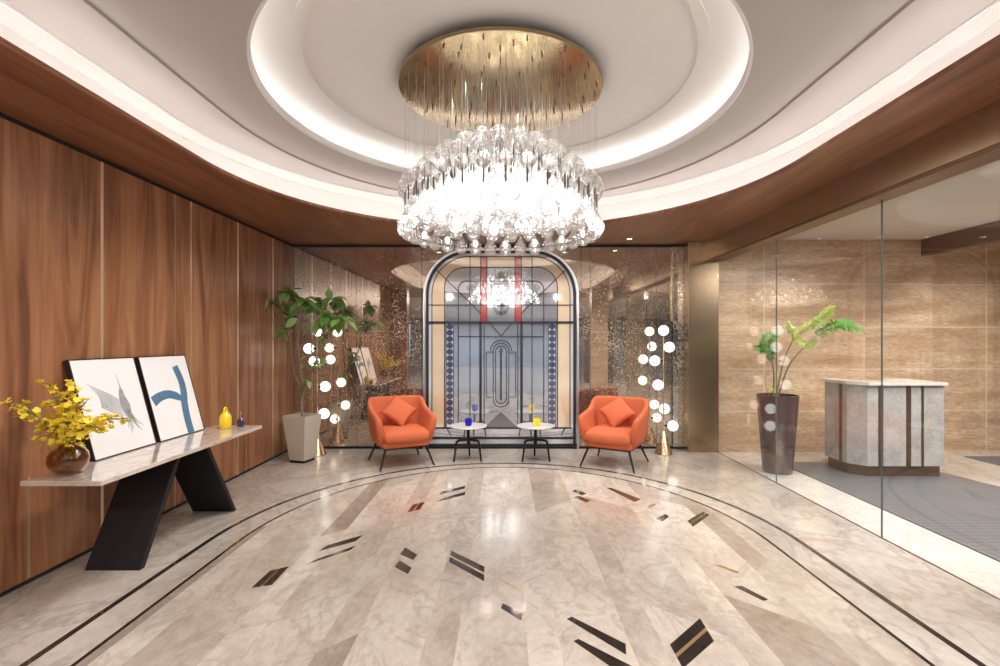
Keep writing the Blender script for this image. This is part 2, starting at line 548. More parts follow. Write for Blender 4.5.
# ------------------------------------------------------------------ FLOOR
bm = B(-12, 12, -16, 12, -.2, 0)
floor = struct('floor', bm, M_floor_out)

def plank_marble():
    m, nt, b, mm, mp, tc = marble('plank_marble', (.60, .535, .475), (.44, .375, .315), (.30, .235, .185), 1.5, .19, .25, (1, .6, 1), .35, .16)
    L = nt.links.new
    def M(op, a, b_=None, clamp=False):
        n = N(nt, 'ShaderNodeMath', operation=op, use_clamp=clamp)
        for i, v in enumerate((a, b_)):
            if v is None: continue
            if isinstance(v, (int, float)): n.inputs[i].default_value = v
            else: L(v, n.inputs[i])
        return n.outputs[0]
    sx = N(nt, 'ShaderNodeSeparateXYZ'); L(tc.outputs['Object'], sx.inputs[0])
    x, y = sx.outputs[0], sx.outputs[1]
    u = M('DIVIDE', M('ADD', x, 1.72+5.1), .51)
    k = M('FLOOR', u); f = M('SUBTRACT', u, k)
    t = M('GREATER_THAN', f, .686)
    col = M('ADD', M('MULTIPLY', k, 2), t)
    wn = N(nt, 'ShaderNodeTexWhiteNoise', noise_dimensions='1D'); L(col, wn.inputs['W'])
    off = M('MULTIPLY', wn.outputs[0], 7.3)
    sg = M('SUBTRACT', M('MULTIPLY', M('GREATER_THAN', wn.outputs[0], .5), 2), 1)
    yy = M('ADD', M('ADD', y, off), M('MULTIPLY', M('MULTIPLY', f, .51), sg))
    cell = M('FLOOR', M('DIVIDE', yy, 1.9))
    w2 = N(nt, 'ShaderNodeTexWhiteNoise', noise_dimensions='2D')
    cv = N(nt, 'ShaderNodeCombineXYZ'); L(col, cv.inputs[0]); L(cell, cv.inputs[1]); L(cv.outputs[0], w2.inputs['Vector'])
    r = ramp(nt, [(0, (.64, .585, .545)), (.18, (.76, .71, .67)), (.28, (.92, .90, .88)), (.6, (1.0, .99, .97)), (.85, (1.08, 1.07, 1.06))])
    L(w2.outputs[0], r.inputs[0])
    fin = N(nt, 'ShaderNodeMix', data_type='RGBA', blend_type='MULTIPLY'); fin.inputs[0].default_value = 1
    L(mm.outputs['Result'], fin.inputs['A']); L(r.outputs[0], fin.inputs['B'])
    L(fin.outputs['Result'], b.inputs['Base Color'])
    # each plank is cut from another place of the block
    sc2 = N(nt, 'ShaderNodeVectorMath', operation='SCALE'); sc2.inputs['Scale'].default_value = 11
    L(w2.outputs[1], sc2.inputs[0])
    ad = N(nt, 'ShaderNodeVectorMath', operation='ADD'); L(tc.outputs['Object'], ad.inputs[0]); L(sc2.outputs[0], ad.inputs[1])
    L(ad.outputs[0], mp.inputs[0])
    return m
M_plank = plank_marble()
bm = bmesh.new(); prism(bm, [(x+.02, y) for x, y in oval(1.98, 2.17)], 0, .0012)
obj('plank_field', bm, M_plank, floor)

def line_band(a, b, wdt):
    bm = bmesh.new()
    A, Bo = [[(x+.02, y) for x, y in q] for q in (oval(a-wdt/2, b-wdt/2), oval(a+wdt/2, b+wdt/2))]
    ring_profile(bm, [(A, .0003), (A, .0024), (Bo, .0024), (Bo, .0003)], True)
    bmesh.ops.recalc_face_normals(bm, faces=bm.faces)
    return bm
obj('inlay_ring', line_band(2.215, 2.37, .036), M_black_stone, floor)
obj('inlay_ring', line_band(1.985, 2.175, .022), M_black_stone, floor)

def quad_px(pts):
    return [floor_pt(*p) for p in pts]
INL = [  # outline on the floor, kind
    ([(251.5, 588), (270, 571), (289, 566.5), (272, 585)], 's'),
    ([(318.5, 551), (327.5, 546), (363.5, 535.5), (355, 541)], 'k'),
    ([(306.5, 564.5), (316, 560), (356, 546), (350, 550)], 'k'),
    ([(407.5, 512.5), (412.5, 505), (425, 502), (420, 509.5)], 's'),
    ([(439, 494.5), (442.5, 492), (466, 486), (464, 488.5)], 'k'),
    ([(437, 501.8), (442, 499), (466, 492), (464, 494.8)], 'k'),
    ([(401.5, 554), (404, 548), (416, 555.5), (414, 560)], 'k'),
    ([(396, 566.5), (398.5, 561), (410.5, 568.5), (409, 574)], 'k'),
    ([(449, 562), (451.5, 551), (484.5, 567), (484, 581.5)], 's'),
    ([(572.5, 491), (575, 490), (586, 493.6), (583, 495.2)], 'k'),
    ([(575, 497.4), (577.5, 496), (590, 500.6), (587.5, 502.5)], 'k'),
    ([(606.5, 488), (611, 488.3), (640, 499.5), (636, 501.8)], 'b'),
    ([(648, 506.5), (654, 503.5), (656, 505), (650, 508.5)], 'g'),
    ([(657, 519), (666, 514.5), (668.5, 516.5), (661, 521.5)], 'k'),
    ([(687.5, 521), (702.5, 512), (709.5, 515), (693, 527)], 's'),
    ([(715, 565), (718.5, 565), (739, 572), (738, 574)], 'g'),
    ([(735, 586.5), (741.5, 586.5), (767.5, 600), (764, 601)], 'k'),
    ([(501, 580), (504, 580), (520, 589), (519, 591)], 'g'),
    ([(501.5, 608), (502, 604), (522, 614), (522, 620)], 'k'),
    ([(567, 619), (571, 617.5), (625, 645), (627.5, 654)], 'k'),
    ([(573.5, 641.5), (577.5, 640), (640, 672), (637, 682)], 'k'),
    ([(670, 645), (700, 618.5), (714, 641.5), (683, 669)], 's'),
]
for q, kind in INL:
    P = quad_px(q)
    if kind in 'kb':      # even bars: widen a little across their length
        c_ = (sum(p[0] for p in P)/4, sum(p[1] for p in P)/4)
        e0, e1 = math.dist(P[0], P[1]), math.dist(P[1], P[2])
        a_, b_ = (P[0], P[1]) if e0 > e1 else (P[1], P[2])
        dl = max(e0, e1); ux, uy = (b_[0]-a_[0])/dl, (b_[1]-a_[1])/dl
        P = [(c_[0]+ux*t_-uy*n_*1.35, c_[1]+uy*t_+ux*n_*1.35) for t_, n_ in
             (((p[0]-c_[0])*ux+(p[1]-c_[1])*uy, -(p[0]-c_[0])*uy+(p[1]-c_[1])*ux) for p in P)]
    cx_ = sum(p[0] for p in P)/4; cy_ = sum(p[1] for p in P)/4
    bm = bmesh.new()
    if kind in 'kbg':
        prism(bm, P, .0003, .0026)
        o = obj('floor_inlay', bm, {'k': M_black_stone, 'b': M_brown_stone, 'g': M_gold_inlay}[kind], floor)
    else:
        # striped along the longer side
        e0 = math.dist(P[0], P[1]); e1 = math.dist(P[1], P[2])
        if e0 > e1: P = P[1:]+P[:1]
        def lerp(a, b_, t): return (a[0]+(b_[0]-a[0])*t, a[1]+(b_[1]-a[1])*t)
        for t0, t1, mi in ((0, .42, 0), (.42, .56, 1), (.56, 1, 0)):
            prism(bm, [lerp(P[0], P[1], t0), lerp(P[0], P[1], t1), lerp(P[3], P[2], t1), lerp(P[3], P[2], t0)], .0003, .0026, mi)
        obj('floor_inlay', bm, [M_black_stone, M_gold_inlay], floor)
# white threshold along the glass, pale stone of the reception
obj('white_threshold', B(2.925, 3.395, -1.0, 6.0, .0, .002), M_floor_white, floor)

# ------------------------------------------------------------------ LEFT WALL
bm = B(-3.2, XL-.03, 1.14, YB, 0, 2.9)
wl = struct('wall_left', bm, M_soffit_dark)
seams = [1.14, 1.9, 2.43, 3.575, 4.365, 4.588, 5.395, 6.21, YB-.005]
for k in range(len(seams)-1):
    y0, y1 = seams[k]+.007, seams[k+1]-.007
    obj('wall_panel', B(XL-.03, XL, y0, y1, .03, H-.035, .002), M_wall, wl)
for k, y in enumerate(seams[1:-1]):
    wd = .012 if abs(y-4.365) > .01 else .004
    obj('brass_strip', B(XL-.03, XL+.001, y-wd, y+wd, .03, H-.035), M_strip, wl)
obj('brass_strip', B(XL-.01, XL+.002, 3.019, 3.033, .04, .66), M_strip, wl)
struct('baseboard_left', B(XL-.03, XL-.01, 1.14, YB, 0, .03), M_soffit_dark)
struct('shadow_gap_left', B(XL-.03, XL-.012, 1.14, YB, H-.035, H), M_soffit_dark)  # near-black strip, paints the shade of the gap under the soffit

# ------------------------------------------------------------------ SOFFIT, CEILING, DOME
NA = 420
angs = [2*PI*k/NA for k in range(NA)]
rect = [(XL-.3, -1.4), (XR+.12, -1.4), (XR+.12, YB+.02), (XL-.3, YB+.02)]
# make sure the corners of the rectangle are hit
for c in rect:
    a = math.atan2(c[1]-CY, c[0]-CX) % (2*PI)
    i = min(range(NA), key=lambda k: abs(angs[k]-a)); angs[i] = a
R_ = [ray_hit(rect, a) for a in angs]
def O(off, b=None):
    poly = oval(2.24+off, 2.24+off if b is None else b)
    return [ray_hit(poly, a) for a in angs]
def C(r): return [(CX+r*math.cos(a), CY+r*math.sin(a)) for a in angs]
O0, O33, O27 = O(0), O(.33), O(.26)
bm = bmesh.new(); bridge(bm, R_, H, O0, H)
Om = O(.01)
ring_profile(bm, [(O0, H), (O(-.006), H+.006), (O(-.006), H+.028), (O(.004), H+.034), (O(.33), H+.034)])
bmesh.ops.remove_doubles(bm, verts=bm.verts, dist=1e-5)
bmesh.ops.recalc_face_normals(bm, faces=bm.faces)
soffit = struct('ceiling', bm, M_soffit)
bm = bmesh.new()
ring_profile(bm, [(O33, H+.034), (O33, H+.30), (O(.31), H+.30), (O(.27), ZC-.012), (O(.25), ZC-.012), (O(.25), ZC)])
fas = obj('cove_wall', bm, M_plaster_white, soffit)
bm = bmesh.new()
ring_profile(bm, [(O(.25), ZC), (C(1.66), ZC)])
obj('upper_ceiling', bm, M_plaster, soffit)
bm = bmesh.new()
bO, bI = [ray_hit(oval(2.15, 2.37), a) for a in angs], [ray_hit(oval(2.07, 2.29), a) for a in angs]
ring_profile(bm, [(bO, ZC), (bO, ZC-.016), (bI, ZC-.016), (bI, ZC)])
bmesh.ops.recalc_face_normals(bm, faces=bm.faces)
obj('ceiling_moulding', bm, M_plaster, soffit)
bm = bmesh.new()
ring_profile(bm, [(C(1.672), ZC), (C(1.66), ZC-.004), (C(1.652), ZC+.004), (C(1.652), ZC+.05), (C(1.664), ZC+.055), (C(1.87), ZC+.055)])
obj('dome_rim', bm, M_plaster_white, soffit, 40)
bm = bmesh.new()
ring_profile(bm, [(C(1.87), ZC+.055), (C(1.87), ZD-.05), (C(1.85), ZD-.015), (C(1.80), ZD)])
A = C(1.80); vs = [bm.verts.new((p[0], p[1], ZD)) for p in A]; bm.faces.new(vs)
bmesh.ops.remove_doubles(bm, verts=bm.verts, dist=1e-5)
obj('dome_ceiling', bm, M_plaster_white, soffit)
bm = bmesh.new()
ring_profile(bm, [(C(1.434), ZD), (C(1.434), ZD-.013), (C(1.364), ZD-.013), (C(1.364), ZD)])
obj('dome_moulding', bm, M_plaster_white, soffit)
# LED strips
bm = bmesh.new(); ring_profile(bm, [(O(.12), H+.040), (O(.145), H+.040), (O(.145), H+.046), (O(.12), H+.046)], True)
bmesh.ops.recalc_face_normals(bm, faces=bm.faces)
obj('cove_light_strip', bm, M_led, soffit)
bm = bmesh.new(); ring_profile(bm, [(C(1.755), ZC+.060), (C(1.775), ZC+.060), (C(1.775), ZC+.066), (C(1.755), ZC+.066)], True)
bmesh.ops.recalc_face_normals(bm, faces=bm.faces)
obj('dome_light_strip', bm, M_led2, soffit)
# downlights in the soffit
lab = ['round recessed downlight in the wood soffit right of the chandelier',
       'recessed downlight in soffit above the left armchair', 'recessed downlight in soffit above the table with the blue tumbler',
       'recessed downlight in soffit above the table with the yellow tumbler', 'recessed downlight in soffit above the right armchair']
for (x, y), l in zip(DOWN, lab):
    t = thing('downlight', l, 'ceiling light', (x, y, H), 0, 'downlights in the wood soffit')
    bm = bmesh.new(); lathe(bm, [(.045, 0), (.045, -.004), (.036, -.006), (.030, -.002), (.030, 0)], 20, cap=False)
    obj('bezel', bm, M_planter, t, 40)
    bm = bmesh.new(); lathe(bm, [(.030, -.0015), (0, -.0015)], 20, cap=False)
    obj('lens', bm, emis('downlight_lens', (1, .94, .86), 9) if 'downlight_lens' not in bpy.data.materials else bpy.data.materials['downlight_lens'], t)

# ------------------------------------------------------------------ BACK WALL, MIRRORS
struct('wall_back', B(-3.2, 2.9, YB, YB+.2, 0, 3.0), M_soffit_dark)
struct('baseboard_back', B(XL, 2.52, YB-.03, YB, 0, .03), M_black)
struct('trim_2', B(XL, 2.52, YB-.03, YB, H-.03, H), M_soffit_dark)
mirs = [(XL+.002, -2.022, 'tall antique mirror panel behind the potted tree', M_mirror),
        (-2.018, -1.115, 'tall antique mirror panel behind the left armchair', M_mirror),
        (-1.111, 1.111, 'wide antique mirror behind the arched stained glass screen', M_mirror),
        (1.115, 1.238, 'narrow antique mirror strip just right of the stained glass', M_mirror),
        (1.242, 2.158, 'tall antique mirror panel behind the right armchair', M_mirror),
        (2.162, 2.375, 'antique mirror panel right behind the right floor lamp', M_mirror)]
for x0, x1, l, mt in mirs:
    o = obj('mirror_panel', B(x0, x1, YB-(.012 if abs(x0+x1) > .1 else .003), YB, .03, H-.03, .001), mt)
    tag(o, l, 'mirror', 'antique mirror panels on the back wall')
o = obj('mirror_panel', B(2.385, 2.52, YB-.05, YB, .03, H-.03, .003), M_mirror2)
tag(o, 'projecting speckled mirror strip beside the bronze column', 'mirror', 'antique mirror panels on the back wall')
tag(obj('brass_edge', B(2.376, 2.385, YB-.055, YB, 1.78, H-.03), M_brass), 'thin upright brass edge on the mirrors beside the bronze column', 'trim')

# bronze column and beam
struct('trim_3', B(2.52, 2.93, 6.6, YB, 0, H, .003), M_bronze)
struct('trim_4', B(2.79, 2.985, -1.4, 6.6, 2.60, H, .003), M_bronze)
struct('trim_5', B(2.80, 2.985, -1.4, 6.598, 2.575, 2.60), M_bronze_dark)

# ------------------------------------------------------------------ GLASS WALL
GX = 2.92
gy = [(6.595, 5.183), (5.175, 3.733), (3.725, 2.283), (2.275, .8)]
for k, (y1, y0) in enumerate(gy):
    g = struct('window_%d' % (k+1), B(GX-.005, GX+.005, y0, y1, .004, 2.58), M_glass)
    obj('glass_edge', B(GX-.006, GX+.006, y0-.0035, y0+.0005, .004, 2.58), plain('glass_edge', (.10, .13, .12), .3) if 'glass_edge' not in bpy.data.materials else bpy.data.materials['glass_edge'], g)
struct('trim_6', B(GX-.006, GX+.006, .8, 6.6, 0, .004), M_bronze_dark)

# ------------------------------------------------------------------ RECEPTION ROOM
wb = struct('wall_reception', B(2.93, 5.82, 6.62, 6.9, 0, 3.05), M_trav)
wb2 = struct('wall_reception_far', B(5.75, 9.6, 6.72, 6.9, 0, 3.05), M_trav)
M_grout = plain('grout', (.66, .54, .42), .8)
for par, x0, x1, yy, xs in ((wb, 2.93, 5.82, 6.62, (3.55, 4.9)), (wb2, 5.82, 9.6, 6.72, (6.65, 8.1))):
    bm = bmesh.new()
    for z in (.55, 1.12, 1.69, 2.27): box(bm, x0, x1, yy-.0015, yy+.002, z-.006, z+.006)
    for x in xs: box(bm, x-.006, x+.006, yy-.0015, yy+.002, 0, 2.88)
    obj('joint_lines', bm, M_grout, par)
struct('ceiling_reception', B(2.985, 9.6, -1.4, 7.0, 2.87, 3.0), M_recep_ceiling)
struct('wall_right', B(9.5, 9.7, -1.4, 7.0, 0, 3.0), M_trav)
struct('trim_7', B(5.67, 5.80, .8, 6.62, 2.655, 2.87), M_beam)

# mats
def mat_pattern():
    m, nt, b = nodes('woven_mat'); L = nt.links.new
    tc = N(nt, 'ShaderNodeTexCoord'); mp = N(nt, 'ShaderNodeMapping')
    mp.inputs['Rotation'].default_value = (0, 0, PI/4); mp.inputs['Scale'].default_value = (22, 22, 22)
    L(tc.outputs['Object'], mp.inputs[0])
    ck = N(nt, 'ShaderNodeTexChecker', i_Scale=1.0)
    ck.inputs['Color1'].default_value = (.075, .077, .085, 1); ck.inputs['Color2'].default_value = (.125, .127, .137, 1)
    L(mp.outputs[0], ck.inputs[0]); L(ck.outputs[0], b.inputs['Base Color'])
    b.inputs['Roughness'].default_value = .38
    return m
M_mat = mat_pattern()
bm = bmesh.new()
prism(bm, [(3.40, 2.0), (5.9, 2.0), (5.12, 5.0), (5.02, 5.62), (5.0, 6.0), (3.55, 6.05), (3.42, 5.85)], .0005, .008)
tag(obj('floor_mat', bm, M_mat), 'large grey diamond patterned mat under the reception desk', 'mat')
bm = bmesh.new(); prism(bm, [(6.0, 5.6), (7.6, 5.6), (7.6, 6.35), (6.0, 6.35)], .0005, .008)
tag(obj('floor_mat', bm, M_mat), 'small dark mat by the far stone wall right of desk', 'mat')

# ------------------------------------------------------------------ HALL BEHIND THE CAMERA (seen in the mirrors)
M_hall_blue = plain('hall_blue_panel', (.30, .36, .46), .4, var=.1, scale=2)
M_hall_dark = plain('hall_dark_panel', (.075, .062, .058), .3, coat=.4, var=.3, scale=3)
struct('wall_pier_left', B(-3.2, -2.46, .84, 1.14, 0, H), M_soffit)
struct('wall_pier_right', B(2.25, 2.66, .95, 1.25, 0, H), M_trav2)
struct('ceiling_hall', B(-6, 9.6, -15, -1.4, H, H+.1), M_plaster)
struct('wall_hall_left', B(-6.2, -6, -15, 1.0, 0, H), M_hall_dark)
struct('wall_hall_link', B(-6, -3.2, .9, 1.0, 0, H), M_hall_dark)
struct('wall_hall_right', B(9.5, 9.7, -15, -1.4, 0, H), M_hall_dark)
struct('wall_hall_far', B(-6, 9.6, -15.2, -15, 0, H), M_hall_blue)
struct('wall_hall_screen', B(2.9, 9.5, -4.2, -4.0, 0, 2.3), M_hall_dark)
struct('ceiling_side', B(-6, -3.19, -1.4, 1.0, H, H+.1), M_plaster)

# display screen on the hall side
sx_ = thing('display_screen', 'tall bright advertising screen reflected in mirror left of the stained glass', 'screen', (-2.62, .6, 0))
obj('bezel', B(-.17, .17, -.03, .03, 1.03, 1.97, .004), M_black, sx_)
def screen_mat():
    m = bpy.data.materials.new('screen_picture'); m.use_nodes = True
    nt = m.node_tree; nt.nodes.clear(); L = nt.links.new
    out = N(nt, 'ShaderNodeOutputMaterial'); e = N(nt, 'ShaderNodeEmission', i_Strength=1.2)
    tc = N(nt, 'ShaderNodeTexCoord'); sp = N(nt, 'ShaderNodeSeparateXYZ'); L(tc.outputs['Object'], sp.inputs[0])
    mr = N(nt, 'ShaderNodeMapRange'); mr.inputs['From Min'].default_value = 1.05; mr.inputs['From Max'].default_value = 1.95
    L(sp.outputs[2], mr.inputs[0])
    r = ramp(nt, [(0, (.05, .3, .04)), (.2, (.15, .5, .08)), (.3, (.12, .35, .8)), (.7, (.3, .55, .9)), (1, (.6, .8, 1))])
    L(mr.outputs[0], r.inputs[0]); L(r.outputs[0], e.inputs[0]); L(e.outputs[0], out.inputs[0])
    return m
obj('screen', B(-.15, .15, .03, .033, 1.05, 1.95), screen_mat(), sx_)

# ------------------------------------------------------------------ STAINED GLASS SCREEN
YS = YB-.03      # front plane of the leading
def S(px, py):   # picture position -> (x, z) in the plane of the screen
    return ((px-505)/490*6.83+.05, 1.5+(341-py)/490*6.83)
sg = thing('stained_glass_screen', 'tall arched stained glass screen with black leading between the armchairs', 'stained glass screen', (0.0, YB, 0))
def sobj(name, bm, m, par=None, smooth=None):
    o = obj(name, bm, m, par or sg, smooth)
    o.data.transform(Matrix.Translation((0, -YB, 0)))
    return o
def arch_path(x0, x1, ztop, zbot, r, n=14):
    """open path: up the left side, over, down the right side"""
    pts = [(x0, zbot), (x0, ztop-r)]
    for k in range(1, n): 
        t = PI-PI/2*k/n; pts.append((x0+r+r*math.cos(t), ztop-r+r*math.sin(t)))
    pts += [(x0+r, ztop), (x1-r, ztop)]
    for k in range(1, n):
        t = PI/2-PI/2*k/n; pts.append((x1-r+r*math.cos(t), ztop-r+r*math.sin(t)))
    pts += [(x1, ztop-r), (x1, zbot)]
    return pts
def band_xz(bm, path, w_, y0, y1, closed=False):
    """constant-width strip following a path in x,z"""
    n = len(path); rows = []
    for i, p in enumerate(path):
        a = path[i-1] if (i > 0 or closed) else p
        b_ = path[(i+1) % n] if (i < n-1 or closed) else p
        d = Vector((b_[0]-a[0], b_[1]-a[1])).normalized(); nn = Vector((-d.y, d.x))*(w_/2)
        rows.append([bm.verts.new((p[0]+s*nn.x, y, p[1]+s*nn.y)) for s, y in ((1, y0), (-1, y0), (-1, y1), (1, y1))])
    rng = range(n) if closed else range(n-1)
    for i in rng:
        A_, B_2 = rows[i], rows[(i+1) % n]
        for k in range(4):
            bm.faces.new((A_[k], A_[(k+1) % 4], B_2[(k+1) % 4], B_2[k]))
    if not closed:
        bm.faces.new(rows[0]); bm.faces.new(list(reversed(rows[-1])))
    bmesh.ops.recalc_face_normals(bm, faces=bm.faces)
c0 = 0.0
X_ = lambda px: S(px, 0)[0]
Z_ = lambda py: S(0, py)[1]
zb = Z_(445)
# panes
def glassy(name, col, refl, rough=.02):
    m, nt, b = nodes(name)
    b.inputs['Base Color'].default_value = (*col, 1)
    b.inputs['Roughness'].default_value = .5
    nt.nodes.remove(b); out = nt.nodes['Material Output']
    di = N(nt, 'ShaderNodeBsdfDiffuse'); tc = N(nt, 'ShaderNodeTexCoord')
    no = N(nt, 'ShaderNodeTexNoise', i_Scale=3, i_Detail=3); nt.links.new(tc.outputs['Object'], no.inputs['Vector'])
    hs = N(nt, 'ShaderNodeHueSaturation'); hs.inputs['Color'].default_value = (*col, 1)
    mr = N(nt, 'ShaderNodeMapRange'); mr.inputs['To Min'].default_value = .8; mr.inputs['To Max'].default_value = 1.2
    nt.links.new(no.outputs[0], mr.inputs[0]); nt.links.new(mr.outputs[0], hs.inputs['Value']); nt.links.new(hs.outputs[0], di.inputs[0])
    gl = N(nt, 'ShaderNodeBsdfGlossy'); gl.inputs['Roughness'].default_value = rough; gl.inputs['Color'].default_value = (*[.5+.5*c for c in col], 1)
    mx = N(nt, 'ShaderNodeMixShader'); mx.inputs[0].default_value = refl
    nt.links.new(di.outputs[0], mx.inputs[1]); nt.links.new(gl.outputs[0], mx.inputs[2]); nt.links.new(mx.outputs[0], out.inputs[0])
    return m
M_pane = glassy('blue_grey_glass', (.52, .56, .64), .75)
M_peach = glassy('peach_glass', (.90, .72, .50), .38)
M_white_pane = glassy('milk_glass', (.82, .81, .80), .35)
M_red = glassy('red_glass', (.55, .06, .06), .42)
M_bluedisc = glassy('dark_blue_glass', (.05, .07, .14), .3)
M_plum = glassy('grey_plum_glass', (.16, .135, .14), .3)
M_chrome = metal('satin_chrome', (.72, .72, .72), .3, (1, 1, 30), .08)
xo0, xo1 = X_(423.5), X_(578.5)
zt = Z_(249)
bm = bmesh.new()
outer = arch_path(xo0+.02, xo1-.02, zt-.02, .03, .62)
prism_xz(bm, outer, YB-.014, YB-.004)
sobj('backing_glass', bm, M_pane)
# outer white band (between frame and first line)
def band(name, pa, pb, m, y0, y1):
    bm = bmesh.new(); n = len(pa)
    rows = [[bm.verts.new((p[0], y, p[1])) for p, y in ((pa[i], y0), (pb[i], y0), (pb[i], y1), (pa[i], y1))] for i in range(n)]
    for i in range(n-1):
        for k in range(4): bm.faces.new((rows[i][k], rows[i][(k+1) % 4], rows[i+1][(k+1) % 4], rows[i+1][k]))
    bm.faces.new(rows[0]); bm.faces.new(list(reversed(rows[-1])))
    bmesh.ops.recalc_face_normals(bm, faces=bm.faces)
    return sobj(name, bm, m)
pA = arch_path(X_(426.5), X_(575.5), Z_(252), Z_(428), .60)
pB = arch_path(X_(432), X_(570), Z_(256.5), Z_(428), .52)
pC = arch_path(X_(444.5), X_(557.5), Z_(267.5), Z_(428), .28)
pD = arch_path(X_(458.3), X_(543.7), Z_(281), Z_(322), .12)
band('milk_band', pA, pB, M_white_pane, YB-.018, YB-.014)
band('peach_band', pB, pC, M_peach, YB-.018, YB-.014)
# frame
bm = bmesh.new(); band_xz(bm, arch_path(xo0+.012, xo1-.012, zt-.012, .0, .63), .024, YB-.06, YB-.004)
sobj('outer_frame', bm, M_chrome)
bm = bmesh.new(); band_xz(bm, arch_path(X_(427.6), X_(574.4), Z_(252.2), .0, .585), .034, YB-.05, YB-.004)
sobj('inner_frame', bm, M_lead)
y0, y1 = YB-.026, YB-.014
bm = bmesh.new()
def bar(px0, py0, px1, py1, w_=.012):
    a, b_ = S(px0, py0), S(px1, py1)
    band_xz(bm, [a, b_], w_, y0, y1)
def vbar(px, pya, pyb, w_=.012): bar(px, pya, px, pyb, w_)
def hbar(py, pxa, pxb, w_=.012): bar(pxa, py, pxb, py, w_)
band_xz(bm, pB, .011, y0, y1); band_xz(bm, pC, .011, y0, y1); band_xz(bm, pD, .011, y0, y1)
hbar(322.5, 426, 576, .034); hbar(305, 426, 576, .011); hbar(428, 430, 572, .022); hbar(438, 428, 574, .03); hbar(445, 424, 578, .035)
hbar(336.5, 458, 481); hbar(336.5, 481, 521, .010); hbar(336.5, 521, 543)
for sgn in (-1, 1):
    q = lambda d: 501+sgn*d
    vbar(q(31), 256, 428, .011)               # inner verticals
    vbar(q(42.7), 322, 428, .011)
    vbar(q(20.5), 322, 428, .034); vbar(q(16.8), 322, 428, .011)
    vbar(q(47.6), 322, 428, .008); vbar(q(54.5), 322, 428, .008)
    bar(q(67.5), 267, q(20.5), 313, .012)       # diagonals
    bar(q(11.0), 323, q(0), 336, .010)
    bar(q(20.5), 256, q(20.5), 322, .009); bar(q(14), 256, q(14), 322, .009)
    # stepped outline round the central lozenge
    bar(q(7.4), 352, q(14.6), 352, .009); vbar(q(14.6), 352, 397, .009); bar(q(14.6), 397, q(9), 397, .009)
def loop(cx_, hw, yt, yb):
    r = hw/490*6.83; x, z1_, z0_ = X_(cx_), Z_(yt)-r, Z_(yb)+r
    pts = [(x+r*math.cos(PI*k/14), z1_+r*math.sin(PI*k/14)) for k in range(15)]+[(x+r*math.cos(PI+PI*k/14), z0_+r*math.sin(PI+PI*k/14)) for k in range(15)]
    band_xz(bm, pts, .010, y0, y1, True)
loop(501, 7.8, 343, 407); loop(501, 5.4, 346, 403.5)
r = 10.4/490*6.83; band_xz(bm, [(X_(501)+r*math.cos(PI*k/16), Z_(350.5)+r*math.sin(PI*k/16)) for k in range(17)], .010, y0, y1)
vbar(501, 351, 400, .022)
bar(501, 348, 499, 352, .010); bar(501, 348, 503, 352, .010)
# ring emblem above
for rr in (6.3, 8.0):
    r = rr/490*6.83; band_xz(bm, [(X_(501)+r*math.cos(2*PI*k/24), Z_(306)+r*math.sin(2*PI*k/24)) for k in range(24)], .008, y0, y1, True)
vbar(501, 292, 316, .008); hbar(306, 497, 505, .008)
lead = sobj('leading', bm, M_lead)
for sgn in (-1, 1):
    q = lambda d: 501+sgn*d
    bm = bmesh.new(); xa, xb = sorted((X_(q(20.5)), X_(q(14.2))))
    box(bm, xa, xb, YB-.020, YB-.014, Z_(322), Z_(256))
    sobj('red_pane', bm, M_red)
    # milk strip behind the discs, and the discs
    xa, xb = sorted((X_(q(54.3)), X_(q(47.8))))
    bm = bmesh.new(); box(bm, xa, xb, YB-.017, YB-.0135, Z_(428), Z_(323)); sobj('milk_strip', bm, M_white_pane)
    for k in range(16):
        bm = bmesh.new(); zc = Z_(326.4+k*6.35); xc = X_(q(51.1)); rr = .043
        pts = [(xc+rr*math.cos(2*PI*j/18), zc+rr*math.sin(2*PI*j/18)) for j in range(18)]
        prism_xz(bm, pts, YB-.022, YB-.017)
        sobj('blue_disc', bm, M_bluedisc)
bm = bmesh.new(); prism_xz(bm, [S(484.5, 427.5), S(501, 412), S(517.5, 427.5)], YB-.021, YB-.014)
sobj('triangle_pane', bm, M_plum)
# leaf-shaped crest above the ring
bm = bmesh.new()
for px, py, rr in ((501, 275, 3.4), (496.5, 281, 3.6), (505.5, 281, 3.6), (501, 281.5, 3.4), (493.5, 286.5, 2.2), (508.5, 286.5, 2.2)):
    x, z = S(px, py); r = rr/490*6.83
    prism_xz(bm, [(x+r*(1-.35*abs(math.sin(t)))*math.cos(t), z+r*1.2*math.sin(t)) for t in [2*PI*j/14 for j in range(14)]], YB-.022-.0004*rr, YB-.016)
sobj('crest', bm, glassy('grey_glass', (.34, .33, .34), .4))

# ------------------------------------------------------------------ CHANDELIER
ch = thing('chandelier', 'large round chandelier of clear glass drops hanging from a brass disc', 'chandelier', (CX, CY, 0))
bm = bmesh.new()
lathe(bm, [(0, 3.335), (.735, 3.335), (.743, 3.338), (.743, 3.362), (.738, 3.365), (.62, 3.365), (.62, ZD)], 96, cap=False)
def disc_mat():
    m = metal('gold_leaf_disc', (.37, .285, .17), .2, (9, .6, 1), .05); return m
obj('ceiling_disc', bm, disc_mat(), ch, 40)
bm = bmesh.new()
prof = []
RB = .056
for k in range(15):
    t = -PI/2+PI*.80*k/14
    prof.append((RB*math.cos(t), RB*math.sin(t)*1.05))
prof[0] = (0, prof[0][1])
prof += [(.021, .070), (.011, .088), (.0075, .110), (.0065, .135), (.0065, .150)]
lathe(bm, prof, 18, cap=False)
RS = .052
lathe(bm, [(RS*math.cos(-PI/2+PI*k/12) if 0 < k < 12 else 0, .275+RS*math.sin(-PI/2+PI*k/12)) for k in range(13)], 18, cap=False)
